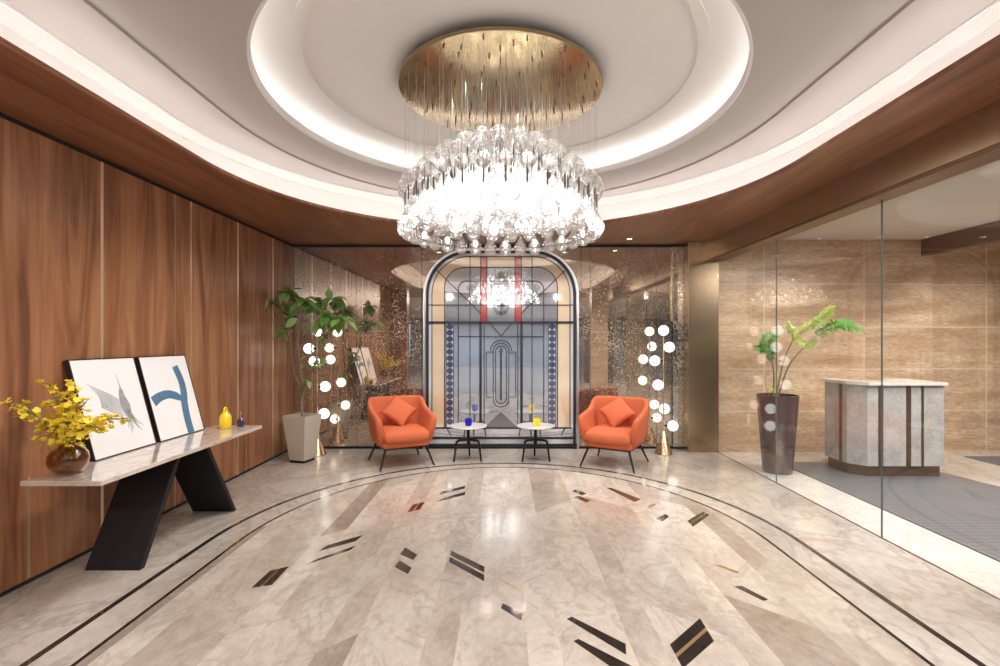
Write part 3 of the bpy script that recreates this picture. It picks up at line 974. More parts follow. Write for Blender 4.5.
bm2 = bmesh.new(); lathe(bm2, prof, 16, cap=False)
tear_me = bpy.data.meshes.new('teardrop'); bm2.to_mesh(tear_me); bm2.free()
drop_me = bpy.data.meshes.new('glass_drop'); bm.normal_update(); bm.to_mesh(drop_me); bm.free()
drop_me.materials.append(M_drop)
for p in drop_me.polygons: p.use_smooth = True
bm = bmesh.new()
lathe(bm, [(.0044, .140), (.0044, .150), (.006, .152), (.006, .232), (.003, .236), (.003, .25)], 8)
stem_me = bpy.data.meshes.new('lamp_stem'); bm.to_mesh(stem_me); bm.free(); stem_me.materials.append(plain('bronze_stem', (.10, .08, .065), .4, .6))
bm = bmesh.new()
lathe(bm, [(0, .012), (.009, .018), (.011, .030), (.009, .046), (.004, .058), (0, .059)], 10, cap=False)
bulb_me = bpy.data.meshes.new('bulb'); bm.to_mesh(bulb_me); bm.free(); bulb_me.materials.append(M_bulb)
spots = []      # x, y, z, has lamp
def ring_d(r, n, z, ph=0, lit=2):
    for k in range(n):
        a = 2*PI*(k+ph)/n
        spots.append((r*math.cos(a), r*math.sin(a), z, k % lit == 0, r))
ring_d(.70, 33, 2.315, 0, 2)
ring_d(.575, 26, 2.46, .5, 1)
ring_d(.44, 20, 2.565, 0, 2)
ring_d(.30, 14, 2.65, .5, 2)
ring_d(.15, 7, 2.70, 0, 2)
ring_d(.635, 24, 2.42, .5, 2)
ring_d(.50, 22, 2.44, 0, 2)
ring_d(.36, 15, 2.50, .5, 2)
ring_d(.21, 9, 2.54, 0, 2)
camrel = Vector((.03, -CY))
def near_key(s): return (Vector((s[0], s[1]))-camrel).length - (3 if min(abs(s[4]-q) for q in (.70, .575, .44, .30, .15)) < .01 else 0)
order = sorted(range(len(spots)), key=lambda i: near_key(spots[i]))
M_wire = plain('fine_wire', (.55, .52, .47), .4, .6)
rest_g, rest_w, rest_s, rest_b = bmesh.new(), bmesh.new(), bmesh.new(), bmesh.new()
def add_me(bm, me, off):
    n0 = len(bm.verts); bm.from_mesh(me); bm.verts.ensure_lookup_table()
    for v in bm.verts[n0:]: v.co += off
for rank, i in enumerate(order):
    x, y, z, lit, r_ = spots[i]
    if rank < 100:
        d = bpy.data.objects.new('glass_drop', drop_me); COL.objects.link(d); d.parent = ch; d.location = (x, y, z); d.rotation_euler = (0, 0, random.random()*6)
        s = bpy.data.objects.new('lamp_stem', stem_me); COL.objects.link(s); s.parent = d
        if lit:
            b_ = bpy.data.objects.new('bulb', bulb_me); COL.objects.link(b_); b_.parent = d
        bm = bmesh.new(); tube(bm, [(0, 0, .25), (0, 0, 3.336-z)], .0010, 4)
        obj('suspension_wire', bm, M_wire, d)
    else:
        add_me(rest_g, tear_me, Vector((x, y, z)))
        add_me(rest_s, stem_me, Vector((x, y, z)))
        if lit: add_me(rest_b, bulb_me, Vector((x, y, z)))
        tube(rest_w, [(x, y, z+.25), (x, y, 3.336)], .0011, 4)
g = obj('glass_drop', rest_g, M_drop, ch, 180); g['kind'] = 'stuff'
obj('suspension_wire', rest_w, M_wire, ch)['kind'] = 'stuff'
obj('lamp_stem', rest_s, bpy.data.materials['bronze_stem'], ch)['kind'] = 'stuff'
obj('bulb', rest_b, M_bulb, ch)['kind'] = 'stuff'
# small wire grips on the disc
bm = bmesh.new()
for x, y, z, lit, r_ in spots[::2]:
    lathe(bm, [(.003, 3.312), (.006, 3.316), (.006, 3.332), (.004, 3.336)], 6, (x, y, 0))
obj('wire_grip', bm, M_bronze_dark, ch)['kind'] = 'stuff'

# ------------------------------------------------------------------ ARMCHAIRS
def smooth(t): t = max(0, min(1, t)); return t*t*(3-2*t)
def make_armchair(label, loc, rz):
    t = thing('armchair', label, 'armchair', loc, rz, 'orange armchairs before the mirrors')
    a, yf, yb_, r = .375, -.33, .335, .20
    path = []
    for k in range(5): path.append((-a, yf+(yb_-r-yf)*k/5))
    for k in range(7):
        th = PI-PI/2*k/6; path.append((-a+r+r*math.cos(th), yb_-r+r*math.sin(th)))
    for k in range(1, 4): path.append((-a+r+(2*a-2*r)*k/4, yb_))
    for k in range(7):
        th = PI/2-PI/2*k/6; path.append((a-r+r*math.cos(th), yb_-r+r*math.sin(th)))
    for k in range(1, 6): path.append((a, yb_-r+(yf-yb_+r)*k/5))
    bm = bmesh.new(); rows = []
    n = len(path)
    for i, p in enumerate(path):
        pa, pb = path[max(i-1, 0)], path[min(i+1, n-1)]
        d = Vector((pb[0]-pa[0], pb[1]-pa[1])).normalized(); inn = Vector((d.y, -d.x))  # towards inside
        y = p[1]
        back = smooth((y-.06)/.20)                    # 0 on the arms, 1 on the back
        ztop = .605+.055*smooth((y+.33)/.4)+.135*back
        th = .075-.012*back
        ring = []
        def pt(s, off, z):
            c = Vector((p[0], p[1]-0.0))
            q = Vector((c.x*s, (c.y)*s))+inn*off
            return bm.verts.new((q.x, q.y, z))
        lean = .035*back
        ring.append(pt(.74, 0, .235)); ring.append(pt(.84, 0, .27)); ring.append(pt(.93, 0, .37))
        ring.append(pt(.985, 0, .50)); ring.append(pt(1.0+lean, 0, ztop-.05)); ring.append(pt(1.0+lean, .012, ztop-.006))
        ring.append(pt(1.0+lean, th*.5, ztop)); ring.append(pt(1.0+lean, th*.92, ztop-.012)); ring.append(pt(.985+lean, th, ztop-.06))
        ring.append(pt(.95, th+.01, .50)); ring.append(pt(.90, th+.02, .40)); ring.append(pt(.74, th, .30))
        rows.append(ring)
    m = len(rows[0])
    for A_, B_2 in zip(rows, rows[1:]):
        for k in range(m): bm.faces.new((A_[k], A_[(k+1) % m], B_2[(k+1) % m], B_2[k]))
    bm.faces.new(list(reversed(rows[0]))); bm.faces.new(rows[-1])
    bmesh.ops.recalc_face_normals(bm, faces=bm.faces)
    subsurf(obj('shell', bm, M_orange, t, 180), 1)
    # lower pan under the cushion
    bm = bmesh.new(); box(bm, -.285, .285, -.285, .24, .232, .33, .035)
    obj('seat_base', bm, M_orange, t, 60)
    # seat cushion: plump rounded slab
    bm = bmesh.new(); nx, ny = 14, 14
    def P2(u, v, top):
        x = .300*u; y = -.03+.33*v
        e = (1-abs(u)**4)*(1-abs(v)**4)
        sq = 1-.10*(abs(u)*abs(v))**2
        zc = .37
        return Vector((x*sq, y*sq, zc+(.03+.055*e**.4 if top else -(.05+.04*e**.4))))
    top = [[bm.verts.new(P2(-1+2*i/nx, -1+2*j/ny, True)) for j in range(ny+1)] for i in range(nx+1)]
    bot = [[bm.verts.new(P2(-1+2*i/nx, -1+2*j/ny, False)) for j in range(ny+1)] for i in range(nx+1)]
    for i in range(nx):
        for j in range(ny):
            bm.faces.new((top[i][j], top[i+1][j], top[i+1][j+1], top[i][j+1]))
            bm.faces.new((bot[i][j], bot[i][j+1], bot[i+1][j+1], bot[i+1][j]))
    per = [(i, 0) for i in range(nx)]+[(nx, j) for j in range(ny)]+[(i, ny) for i in range(nx, 0, -1)]+[(0, j) for j in range(ny, 0, -1)]
    for k in range(len(per)):
        a_, b_ = per[k], per[(k+1) % len(per)]
        bm.faces.new((top[a_[0]][a_[1]], bot[a_[0]][a_[1]], bot[b_[0]][b_[1]], top[b_[0]][b_[1]]))
    bmesh.ops.recalc_face_normals(bm, faces=bm.faces)
    subsurf(obj('seat_cushion', bm, M_orange, t, 180), 1)
    bm = bmesh.new()
    fr = [(-.26, -.26, .228), (.26, -.26, .228), (.26, .24, .228), (-.26, .24, .228)]
    for k in range(4): tube(bm, [fr[k], fr[(k+1) % 4]], .009, 8)
    obj('under_frame', bm, M_black, t, 40)
    for sx, sy in ((-1, -1), (1, -1), (1, 1), (-1, 1)):
        bm = bmesh.new(); tube(bm, [(sx*.24, -.01+sy*.23, .245), (sx*.325, sy*.32, .0)], [.015, .010], 10)
        obj('leg', bm, M_black, t, 40)
    return t
c1 = make_armchair('orange upholstered armchair with black legs on the left, beside the blue tumbler table', (-1.24, 6.06, 0), math.radians(27))
c2 = make_armchair('orange upholstered armchair with black legs on the right, beside the yellow tumbler table', (1.39, 5.98, 0), math.radians(-30))

def make_pillow(label, chair, off, rz, roll):
    bm = bmesh.new(); n = 16; s = .176
    def P3(u, v, sg_):
        pin = 1-.13*(1-abs(u*v))*(1 if True else 0)*((abs(u) > .0)*1)*(max(abs(u), abs(v))**3)
        ux = u*(1-.11*(1-u*u*0)*(abs(u)**2)*(1-v*v)) ; vx = v*(1-.11*(abs(v)**2)*(1-u*u))
        th = .060*((1-u*u)*(1-v*v))**.42
        return Vector((s*ux, sg_*th, s*vx))
    A_ = [[bm.verts.new(P3(-1+2*i/n, -1+2*j/n, -1)) for j in range(n+1)] for i in range(n+1)]
    B_2 = [[bm.verts.new(P3(-1+2*i/n, -1+2*j/n, 1)) for j in range(n+1)] for i in range(n+1)]
    for i in range(n):
        for j in range(n):
            bm.faces.new((A_[i][j], A_[i+1][j], A_[i+1][j+1], A_[i][j+1]))
            bm.faces.new((B_2[i][j], B_2[i][j+1], B_2[i+1][j+1], B_2[i+1][j]))
    bmesh.ops.remove_doubles(bm, verts=bm.verts, dist=.0008)
    bmesh.ops.recalc_face_normals(bm, faces=bm.faces)
    o = obj('throw_pillow', bm, M_orange, None, 180)
    mw = Matrix.Translation(chair.location) @ Matrix.Rotation(chair.rotation_euler.z, 4, 'Z') @ Matrix.Translation(off) @ Matrix.Rotation(rz, 4, 'Z') @ Matrix.Rotation(math.radians(-36), 4, 'X') @ Matrix.Rotation(roll, 4, 'Y')
    o.matrix_world = mw
    tag(o, label, 'pillow', 'orange throw pillows')
    return o
make_pillow('orange square throw pillow set on its corner in the left armchair', c1, (0, .085, .625), 0, math.radians(43))
make_pillow('orange square throw pillow set on its corner in the right armchair', c2, (0, .085, .625), 0, math.radians(47))

# ------------------------------------------------------------------ SIDE TABLES
def make_table(label, loc):
    t = thing('side_table', label, 'side table', loc, 0, 'small round side tables')
    bm = bmesh.new(); lathe(bm, [(0, .418), (.226, .418), (.235, .422), (.235, .430), (.232, .434), (0, .434)], 48, cap=False)
    obj('table_top', bm, M_white_top, t, 40)
    bm = bmesh.new(); lathe(bm, [(.06, .408), (.06, .418), (.228, .4178)], 40, cap=False); lathe(bm, [(.021, .20), (.021, .41)], 14)
    obj('column', bm, M_black, t, 40)
    for a in (215, -35, 90):
        a = math.radians(a); c, s = math.cos(a), math.sin(a)
        bm = bmesh.new(); tube(bm, curve([(0, 0, .255), (c*.10, s*.10, .258), (c*.150, s*.150, .252), (c*.172, s*.172, .225), (c*.188, s*.188, .12), (c*.208, s*.208, 0)], 4), [.016]*12+[.015]*4+[.012]*5, 8)
        obj('leg', bm, M_black, t, 60)
    return t
make_table('round white side table with black tripod legs, left one, carrying a blue tumbler', (-.415, 6.2, 0))
make_table('round white side table with black tripod legs, right one, carrying a yellow tumbler', (.436, 6.2, 0))
def tumbler(label, loc, col, name):
    m = glass(name, col, 1.2, .02, .55, col)
    bm = bmesh.new(); lathe(bm, [(0, .0), (.028, .0), (.040, .012), (.044, .045), (.042, .09), (.039, .09), (.040, .045), (.036, .016), (0, .012)], 24, cap=False)
    o = obj('tumbler', bm, m, None, 40); o.location = loc
    tag(o, label, 'glass')
tumbler('cobalt blue glass tumbler standing on the left side table', (-.41, 6.17, .434), (.03, .03, .45), 'blue_glass')
tumbler('yellow glass tumbler standing on the right side table', (.452, 6.17, .434), (.70, .62, .03), 'yellow_glass')

# ------------------------------------------------------------------ FLOOR LAMPS
def make_lamp(label, loc, globes):
    t = thing('floor_lamp', label, 'floor lamp', loc, 0, 'brass floor lamps with white globes')
    bm = bmesh.new(); lathe(bm, [(0, 0), (.112, 0), (.114, .004), (.012, .30), (.008, .305), (0, .305)], 40, cap=False)
    obj('base', bm, M_brass, t, 30)
    bm = bmesh.new(); tube(bm, [(0, 0, .30), (0, 0, 1.66)], .0075, 12); obj('pole', bm, M_brass, t, 60)
    for dx, dy, z in globes:
        L_ = math.hypot(dx, dy); ux, uy = (dx/L_, dy/L_) if L_ > .02 else (0, 0)
        bm = bmesh.new(); bmesh.ops.create_uvsphere(bm, u_segments=24, v_segments=14, radius=.068)
        g_ = obj('globe', bm, M_globe, t, 180, loc=(dx+ux*.03, dy+uy*.03, z))
        bm = bmesh.new()
        if L_ > .02: tube(bm, [(-dx*1.0-ux*.03, -dy*1.0-uy*.03, 0), (-ux*.055, -uy*.055, 0), (-ux*.070, -uy*.070, 0)], [.006, .02, .004], 10)
        else: tube(bm, [(0, 0, -.075), (0, 0, -.055)], [.008, .02], 10)
        obj('holder', bm, M_black, g_, 40)
    return t
make_lamp('brass cone floor lamp with six white globes beside the potted tree', (-2.42, 6.45, 0),
          [(0, 0, 1.63), (-.085, .01, 1.40), (-.053, .06, 1.23), (.056, .05, .895), (.075, -.03, .55), (-.045, -.05, .34)])
make_lamp('brass cone floor lamp with six white globes beside the bronze column', (2.16, 6.52, 0),
          [(0, 0, 1.64), (.035, -.04, 1.42), (-.075, .03, 1.235), (-.06, -.03, .92), (.03, .065, .585), (.085, -.02, .375)])

# ------------------------------------------------------------------ CONSOLE TABLE
ct = thing('console_table', 'long console table with beige marble top and slanted black legs by walnut wall', 'console table', (-2.48, 3.7, 0))
def cobj(name, bm, m, smooth_=None):
    o = obj(name, bm, m, ct, smooth_); o.data.transform(Matrix.Translation((2.48, -3.7, 0))); return o
cobj('table_top', B(-2.722, -2.26, 2.80, 4.66, .670, .698, .002), M_top)
def slab_leg(yb0, yt0, th):
    bm = bmesh.new()
    a = [(yb0, 0), (yb0+th, 0), (yt0+th, .670), (yt0, .670)]
    v0 = [bm.verts.new((-2.70, y, z)) for y, z in a]; v1 = [bm.verts.new((-2.335, y, z)) for y, z in a]
    bm.faces.new(v0); bm.faces.new(list(reversed(v1)))
    for k in range(4): bm.faces.new((v0[(k+1) % 4], v0[k], v1[k], v1[(k+1) % 4]))
    bmesh.ops.recalc_face_normals(bm, faces=bm.faces)
    bmesh.ops.bevel(bm, geom=list(bm.edges), offset=.003, segments=1, affect='EDGES')
    return bm
cobj('leg', slab_leg(3.20, 3.58, .045), M_blackmatte)
cobj('leg', slab_leg(4.31, 3.90, .045), M_blackmatte)
cobj('under_rail', B(-2.66, -2.38, 3.62, 3.95, .638, .670, .002), M_blackmatte)

# pictures leaning on the wall
def picture(label, y0, y1, art):
    t = thing('picture', label, 'picture', (0, 0, 0), 0, 'framed pictures leaning on the wall')
    bot = Vector((-2.672, 0, .699)); topv = Vector((-2.853, 0, 1.376))
    up = (topv-bot); hgt = up.length; up.normalize()
    outn = up.cross(Vector((0, 1, 0)));  outn = -outn if outn.x < 0 else outn
    wd = y1-y0
    Mx = Matrix(((0, outn.x, up.x, bot.x), (1, 0, 0, y0), (0, outn.z, up.z, bot.z), (0, 0, 0, 1)))
    # local: x along wall, y out of the wall, z up the picture
    t.matrix_world = Mx
    bm = bmesh.new()
    d, f = .034, .008
    for x0, x1, z0, z1 in ((0, f, 0, hgt), (wd-f, wd, 0, hgt), (f, wd-f, 0, f), (f, wd-f, hgt-f, hgt)): box(bm, x0, x1, -d, 0, z0, z1)
    obj('frame', bm, M_frame, t)
    cv = obj('canvas', B(f, wd-f, -d+.004, -.003, f, hgt-f), M_canvas, t)
    art(cv, wd, hgt)
    return t
def stroke(bm, pts, ws, wd, hgt, y=-.0022, n=8):
    c = curve([(u*wd, y, (1-v)*hgt) for u, v in pts], n)
    m = len(c); L_ = []
    for i, p in enumerate(c):
        d = (c[min(i+1, m-1)]-c[max(i-1, 0)]).normalized(); nn = Vector((-d.z, 0, d.x))
        k = i/(m-1)*(len(ws)-1); a = int(min(k, len(ws)-2)); w_ = ws[a]+(ws[a+1]-ws[a])*(k-a)
        L_.append([bm.verts.new(p+nn*w_/2), bm.verts.new(p-nn*w_/2), bm.verts.new(p-nn*w_/2+Vector((0, -.0008, 0))), bm.verts.new(p+nn*w_/2+Vector((0, -.0008, 0)))])
    for a, b_ in zip(L_, L_[1:]):
        for k in range(4): bm.faces.new((a[k], a[(k+1) % 4], b_[(k+1) % 4], b_[k]))
    bmesh.ops.recalc_face_normals(bm, faces=bm.faces)
def art_blue(cv, wd, hgt):
    bm = bmesh.new(); stroke(bm, [(.70, .14), (.755, .33), (.745, .48), (.70, .62), (.675, .8), (.68, .985)], [.075, .08, .082, .085, .085, .085], wd, hgt)
    obj('painted_stroke', bm, M_blue_ink, cv)
    bm = bmesh.new(); stroke(bm, [(.07, .535), (.22, .49), (.40, .475), (.56, .51), (.70, .57)], [.085, .075, .07, .07, .04], wd, hgt, -.0018)
    obj('painted_stroke', bm, M_blue_ink, cv)
def art_bird(cv, wd, hgt):
    bm = bmesh.new()
    for k in range(11):
        t = k/10
        stroke(bm, [(.60-.02*t, .47+.16*t), (.46-.05*t, .39+.17*t), (.32-.03*t, .325+.17*t), (.16+.26*t, .25+.27*t)], [.004, .007, .006, .002], wd, hgt, -.0022+.00003*k, 6)
    obj('painted_wing', bm, M_grey_ink, cv)
    bm = bmesh.new()
    stroke(bm, [(.62, .18), (.635, .27), (.64, .35)], [.003, .006, .015], wd, hgt)
    stroke(bm, [(.64, .34), (.63, .42), (.65, .52), (.665, .62), (.67, .70)], [.03, .055, .085, .06, .012], wd, hgt)
    obj('painted_body', bm, M_grey_ink, cv)
    bm = bmesh.new()
    for du, dv in ((.20, .28), (.12, .30), (.02, .30), (-.06, .27), (.16, .34), (-.02, .36)):
        stroke(bm, [(.665, .56), (.665+du*.5, .56+dv*.5), (.665+du, .56+dv*.75)], [.03, .018, .002], wd, hgt, -.0016, 5)
    obj('painted_tail', bm, M_grey_ink2, cv)
picture('dark framed picture of a grey bird on white, nearer the vase', 3.254, 3.833, art_bird)
picture('dark framed picture of blue brush strokes on white, nearer the yellow jug', 3.873, 4.444, art_blue)

# ------------------------------------------------------------------ VASE AND ORCHIDS
VX, VY, VZ = -2.585, 2.955, .698
vz = thing('vase', 'round amber glass vase on the near end of the console table', 'vase', (VX, VY, VZ))
bm = bmesh.new()
VP = [(0, 0), (.05, .001), (.085, .018), (.112, .050), (.122, .088), (.115, .125), (.092, .155), (.062, .170), (.050, .178), (.052, .186),
      (.047, .186), (.046, .176), (.058, .166), (.088, .150), (.110, .122), (.117, .088), (.107, .052), (.08, .022), (.045, .008), (0, .007)]
lathe(bm, [(r*.84, z*.98) for r, z in VP], 40, cap=False)
obj('body', bm, M_amber, vz, 180)
def blossom(bm, c, s):
    rot = Matrix.Rotation(random.random()*6.28, 3, 'Z') @ Matrix.Rotation(random.uniform(-1.2, 1.2), 3, 'X')
    for k in range(5):
        a = 2*PI*k/5; 
        L_ = s*random.uniform(.8, 1.1); W_ = s*.85
        d = Vector((math.cos(a), math.sin(a), 0)); q = Vector((-d.y, d.x, 0)); z = Vector((0, 0, 1))
        v = [c+rot@p for p in (Vector((0, 0, 0)), d*L_*.55+q*W_*.55+z*s*.12, d*L_+z*s*.3, d*L_*.55-q*W_*.55+z*s*.12)]
        bm.faces.new([bm.verts.new(p) for p in v])
sprays = [((9, 404), -.18, 'leftmost orchid spray reaching out toward the wall'), ((48, 383), .05, 'upright orchid spray on the left of the vase'),
          ((72, 385), .02, 'tallest upright orchid spray above the vase'), ((86, 402), -.10, 'orchid spray leaning right before the bird picture'),
          ((127, 418), -.12, 'longest orchid spray reaching right across the bird picture'), ((102, 428), -.08, 'low orchid spray drooping right of the vase'),
          ((44, 424), -.06, 'short orchid spray low over the left of the vase'), ((62, 408), .0, 'dense middle orchid spray over the vase mouth')]
for (px, py), dy, l in sprays:
    tip = at(px, py, VY+dy); base = Vector((VX, VY, VZ+.02)); mouth = Vector((VX+random.uniform(-.025, .025), VY+random.uniform(-.025, .025), VZ+.185))
    t = thing('orchid_spray', 'yellow ' + l, 'flowers', mouth, 0, 'yellow orchid sprays in the amber vase')
    mid = mouth.lerp(tip, .5)+Vector((0, 0, .05))
    cv = curve([base-mouth, Vector((0, 0, 0)), mid-mouth, tip-mouth], 10)
    bm = bmesh.new(); tube(bm, cv, [.0035]*len(cv), 5)
    fb = bmesh.new()
    for i in range(12, len(cv)):
        f = (i-10)/(len(cv)-10)
        for k in range(3 if f < .75 else 2):
            sp = .070*(1-f*.6)
            c = cv[i]+Vector((random.uniform(-sp, sp), random.uniform(-sp, sp), random.uniform(-sp, sp)))
            tube(bm, [cv[i], c], .0013, 3)
            blossom(fb, c, random.uniform(.017, .028))
    for q in (bm, fb):
        for v in q.verts: v.co.x = max(v.co.x, XL+.012-mouth.x)
    obj('stem', bm, M_stem, t)
    obj('blossoms', fb, M_yellow_petal, t)['kind'] = 'stuff'

# yellow jug, navy bottle
t = thing('jug', 'yellow ceramic jug with ring handle on far end of console', 'jug', (-2.53, 4.52, .698))
bm = bmesh.new(); lathe(bm, [(0, 0), (.044, 0), (.051, .008), (.053, .05), (.051, .105), (.040, .128), (.028, .138), (.025, .148), (.018, .151), (0, .148)], 28, cap=False)
obj('body', bm, M_yellow, t, 50)
bm = bmesh.new(); tube(bm, [(0, .022*math.cos(a), .158+.030*math.sin(a)) for a in [PI*1.12-PI*1.24*k/12 for k in range(13)]], .009, 8); obj('handle', bm, M_yellow, t, 60)
t = thing('bottle', 'small navy ceramic bottle with stopper beside the yellow jug', 'bottle', (-2.43, 4.60, .698))
bm = bmesh.new(); lathe(bm, [(0, 0), (.026, 0), (.031, .006), (.031, .05), (.026, .065), (.012, .075), (.010, .088), (0, .088)], 24, cap=False); obj('body', bm, M_navy, t, 50)
bm = bmesh.new(); lathe(bm, [(0, .086), (.007, .088), (.005, .105), (.009, .118), (.004, .132), (0, .134)], 14, cap=False); obj('stopper', bm, M_bronze, t, 50)

# ------------------------------------------------------------------ POTTED TREE (left)
def square_pot(wt, wb_, h, m, t, base_m, wall=.015):
    bm = bmesh.new()
    def sq(w_, z): return [bm.verts.new((s[0]*w_/2, s[1]*w_/2, z)) for s in ((-1, -1), (1, -1), (1, 1), (-1, 1))]
    R = [sq(wb_, .03), sq(wt, h-.03), sq(wt, h), sq(wt-2*wall, h), sq(wt-2*wall-.01, h-.06)]
    for a, b_ in zip(R, R[1:]):
        for k in range(4): bm.faces.new((a[k], a[(k+1) % 4], b_[(k+1) % 4], b_[k]))
    bm.faces.new(R[0][::-1])
    bmesh.ops.recalc_face_normals(bm, faces=bm.faces)
    bmesh.ops.bevel(bm, geom=list(bm.edges), offset=.003, segments=2, affect='EDGES')
    o = obj('pot', bm, m, t, 30)
    obj('pot_foot', B(-wb_/2+.006, wb_/2-.006, -wb_/2+.006, wb_/2-.006, 0, .031), base_m, o)
    obj('soil', B(-wt/2+.018, wt/2-.018, -wt/2+.018, wt/2-.018, h-.065, h-.05), M_soil, t)
TX, TY = -2.48, 6.12
tree = thing('potted_tree', 'broad leaved tree in tall tapered greige planter by walnut wall', 'potted tree', (TX, TY, 0), 0)
holder = bpy.data.objects.new('planter_turn', None)
bpy.data.objects.remove(holder)
sub0 = len(bpy.data.objects)
square_pot(.325, .215, .58, M_planter, tree, M_black)
for o in tree.children:
    o.rotation_euler = (0, 0, math.radians(-16))
def leaf(bm, base, d, up, L_, W_, fold=.25, droop=.35, n=6):
    d = d.normalized(); s = d.cross(up)
    if s.length < .1: s = d.cross(Vector((0, 1, 0)))
    s.normalize(); u = s.cross(d).normalized()
    prof = [0, .55, .9, 1, .82, .45, 0]
    mid, lf, rt = [], [], []
    for k in range(n+1):
        f = k/n; c = base+d*L_*f-Vector((0, 0, 1))*droop*L_*f*f
        w_ = W_/2*prof[k]
        mid.append(bm.verts.new(c)); 
        if 0 < k < n:
            lf.append(bm.verts.new(c+s*w_+u*fold*w_)); rt.append(bm.verts.new(c-s*w_+u*fold*w_))
        else: lf.append(None); rt.append(None)
    for k in range(n):
        for side in (lf, rt):
            vs = [mid[k], mid[k+1]] + ([side[k+1]] if side[k+1] else []) + ([side[k]] if side[k] else [])
            if len(vs) >= 3: bm.faces.new(vs if side is lf else vs[::-1])
def T(px, py, dy=0): return at(px, py, TY+dy)-Vector((TX, TY, 0))
bm = bmesh.new()
fork = T(304, 391); base = Vector((0, 0, .52))
tube(bm, curve([base, T(301.5, 402), fork], 5), [.020, .019, .018, .018, .017, .017, .016, .016, .016, .016, .017], 8)
arms = [([fork, T(295, 375), T(291, 345), T(288, 320), T(281, 303)], .02), ([fork, T(301, 372, -.1), T(298, 340, -.12), T(300, 305, -.12)], 0),
        ([fork, T(309, 378), T(318, 355, -.1), T(322, 332, -.12), T(330, 312, -.1), T(334, 300, -.08)], 0), ([T(316, 358, -.1), T(311, 348, .06), T(318, 325, .12), T(316, 308, .12)], 0),
        ([T(291, 345), T(285, 328, .1), T(274, 312, .1)], 0)]
ends = []
for a, _ in arms:
    c = curve(a, 6); tube(bm, c, [.011-.006*i/(len(c)-1) for i in range(len(c))], 7)
    ends.append(c)
obj('trunk', bm, M_bark, tree, 180)
crown = [(270, 302, 5, .1), (280, 298, 7, .1), (288, 296, 7, -.05), (296, 299, 8, -.1), (304, 301, 8, -.1), (312, 304, 7, .1), (318, 312, 6, .12), (326, 308, 8, -.08),
         (333, 302, 8, -.08), (340, 312, 7, -.05), (330, 318, 5, -.1), (288, 312, 4, .05), (283, 322, 3, .05), (290, 326, 3, 0), (316, 322, 3, 0),
         (323, 334, 4, -.1), (321, 342, 3, -.1), (308, 350, 2, -.1), (318, 362, 4, -.05), (307, 376, 4, -.05), (303, 355, 2, -.1), (320, 352, 3, 0), (342, 322, 3, 0)]
fb, fb2 = bmesh.new(), bmesh.new(); tw = bmesh.new()
for px, py, n, dy in crown:
    c = T(px, py+random.uniform(-5, 9), dy)
    best = min((p for e in ends for p in e), key=lambda p: (p-c).length)
    tube(tw, [best, best.lerp(c, .5)+Vector((0, 0, .015)), c], [.005, .004, .003], 5)
    big = py < 330
    for k in range(int(n*1.3)):
        a = random.random()*2*PI; el = random.uniform(-.5, .6)
        d = Vector((math.cos(a)*math.cos(el), math.sin(a)*math.cos(el), math.sin(el)))
        b0 = c+Vector((random.uniform(-.03, .03),)*3)*.5
        L_ = random.uniform(.15, .23) if big else random.uniform(.09, .12)
        # keep clear of the wall
        tipx = (b0+d*L_).x+TX
        if tipx < XL+.01: d.x = abs(d.x)
        if (b0+d*L_).y+TY > YB-.04: d.y = -abs(d.y)
        tgt = fb2 if random.random() < .28 else fb
        leaf(tgt, b0, d, Vector((0, 0, 1)), L_, L_*.56, .2, random.uniform(.2, .7))
for px, py, dx, dz in ((268, 300, -.6, -.8), (330, 300, .0, 1), (297, 318, -.7, -.6), (314, 322, .2, -1)):
    leaf(fb2, T(px, py, -.1), Vector((dx, -.3, dz)), Vector((0, -1, .2)), .17, .10, .1, .1)
for q in (fb, fb2, tw):
    for v in q.verts:
        v.co.x = max(v.co.x, XL+.012-TX); v.co.y = min(v.co.y, YB-.03-TY)
obj('twigs', tw, M_bark, tree)
obj('foliage', fb, M_leaf, tree, 180); o = obj('pale_foliage', fb2, M_leaf2, tree, 180)
for o in tree.children:
    pass

# ------------------------------------------------------------------ POTTED FERN (right)
FX, FY = 3.175, 5.62
fern = thing('potted_fern', 'feathery fern palm in tall dark tapered pot behind the glass', 'potted plant', (FX, FY, 0))
bm = bmesh.new()
lathe(bm, [(0, 0), (.150, 0), (.155, .006), (.158, .02), (.218, .86), (.218, .885), (.203, .885), (.200, .82), (0, .82)], 48, cap=False)
obj('pot', bm, M_planter_dark, fern, 35)
bm = bmesh.new(); lathe(bm, [(0, .835), (.1, .84), (.199, .828)], 24, cap=False); obj('soil', bm, M_soil, fern)
def Fq(px, py, dy=0): return at(px, py, FY+dy)-Vector((FX, FY, 0))
def frond(name_m, pts, start, L0, dens, mat_, stemr=.011):
    c = curve(pts, 10); bm = bmesh.new(); tube(bm, c, [stemr*(1-.6*i/(len(c)-1)) for i in range(len(c))], 6)
    s = obj('stem', bm, M_fern_stem, fern, 180)
    fb = bmesh.new(); m = len(c); i0 = int(m*start)
    for i in range(i0, m):
        for sub in range(max(1, dens-1)):
            f = (i-i0)/(m-i0); p = c[i]; d = (c[min(i+1, m-1)]-c[max(i-1, 0)]).normalized()
            side = d.cross(Vector((0, -.6, 1))).normalized()
            for sg_ in (-1, 1):
                dd = (side*sg_+d*.55+Vector((random.uniform(-.35, .35), random.uniform(-.4, .4), random.uniform(-.35, .35))))
                L_ = L0*(.55+.8*math.sin(PI*min(1, .15+f*.85)))*random.uniform(.7, 1.1)
                leaf(fb, p+d*random.uniform(-.01, .01), dd, Vector((0, -.5, 1)), L_, L_*.15, .1, random.uniform(.0, .4), 6)
    obj('leaflets', fb, mat_, fern, 180)
b0 = Vector((0, 0, .835))
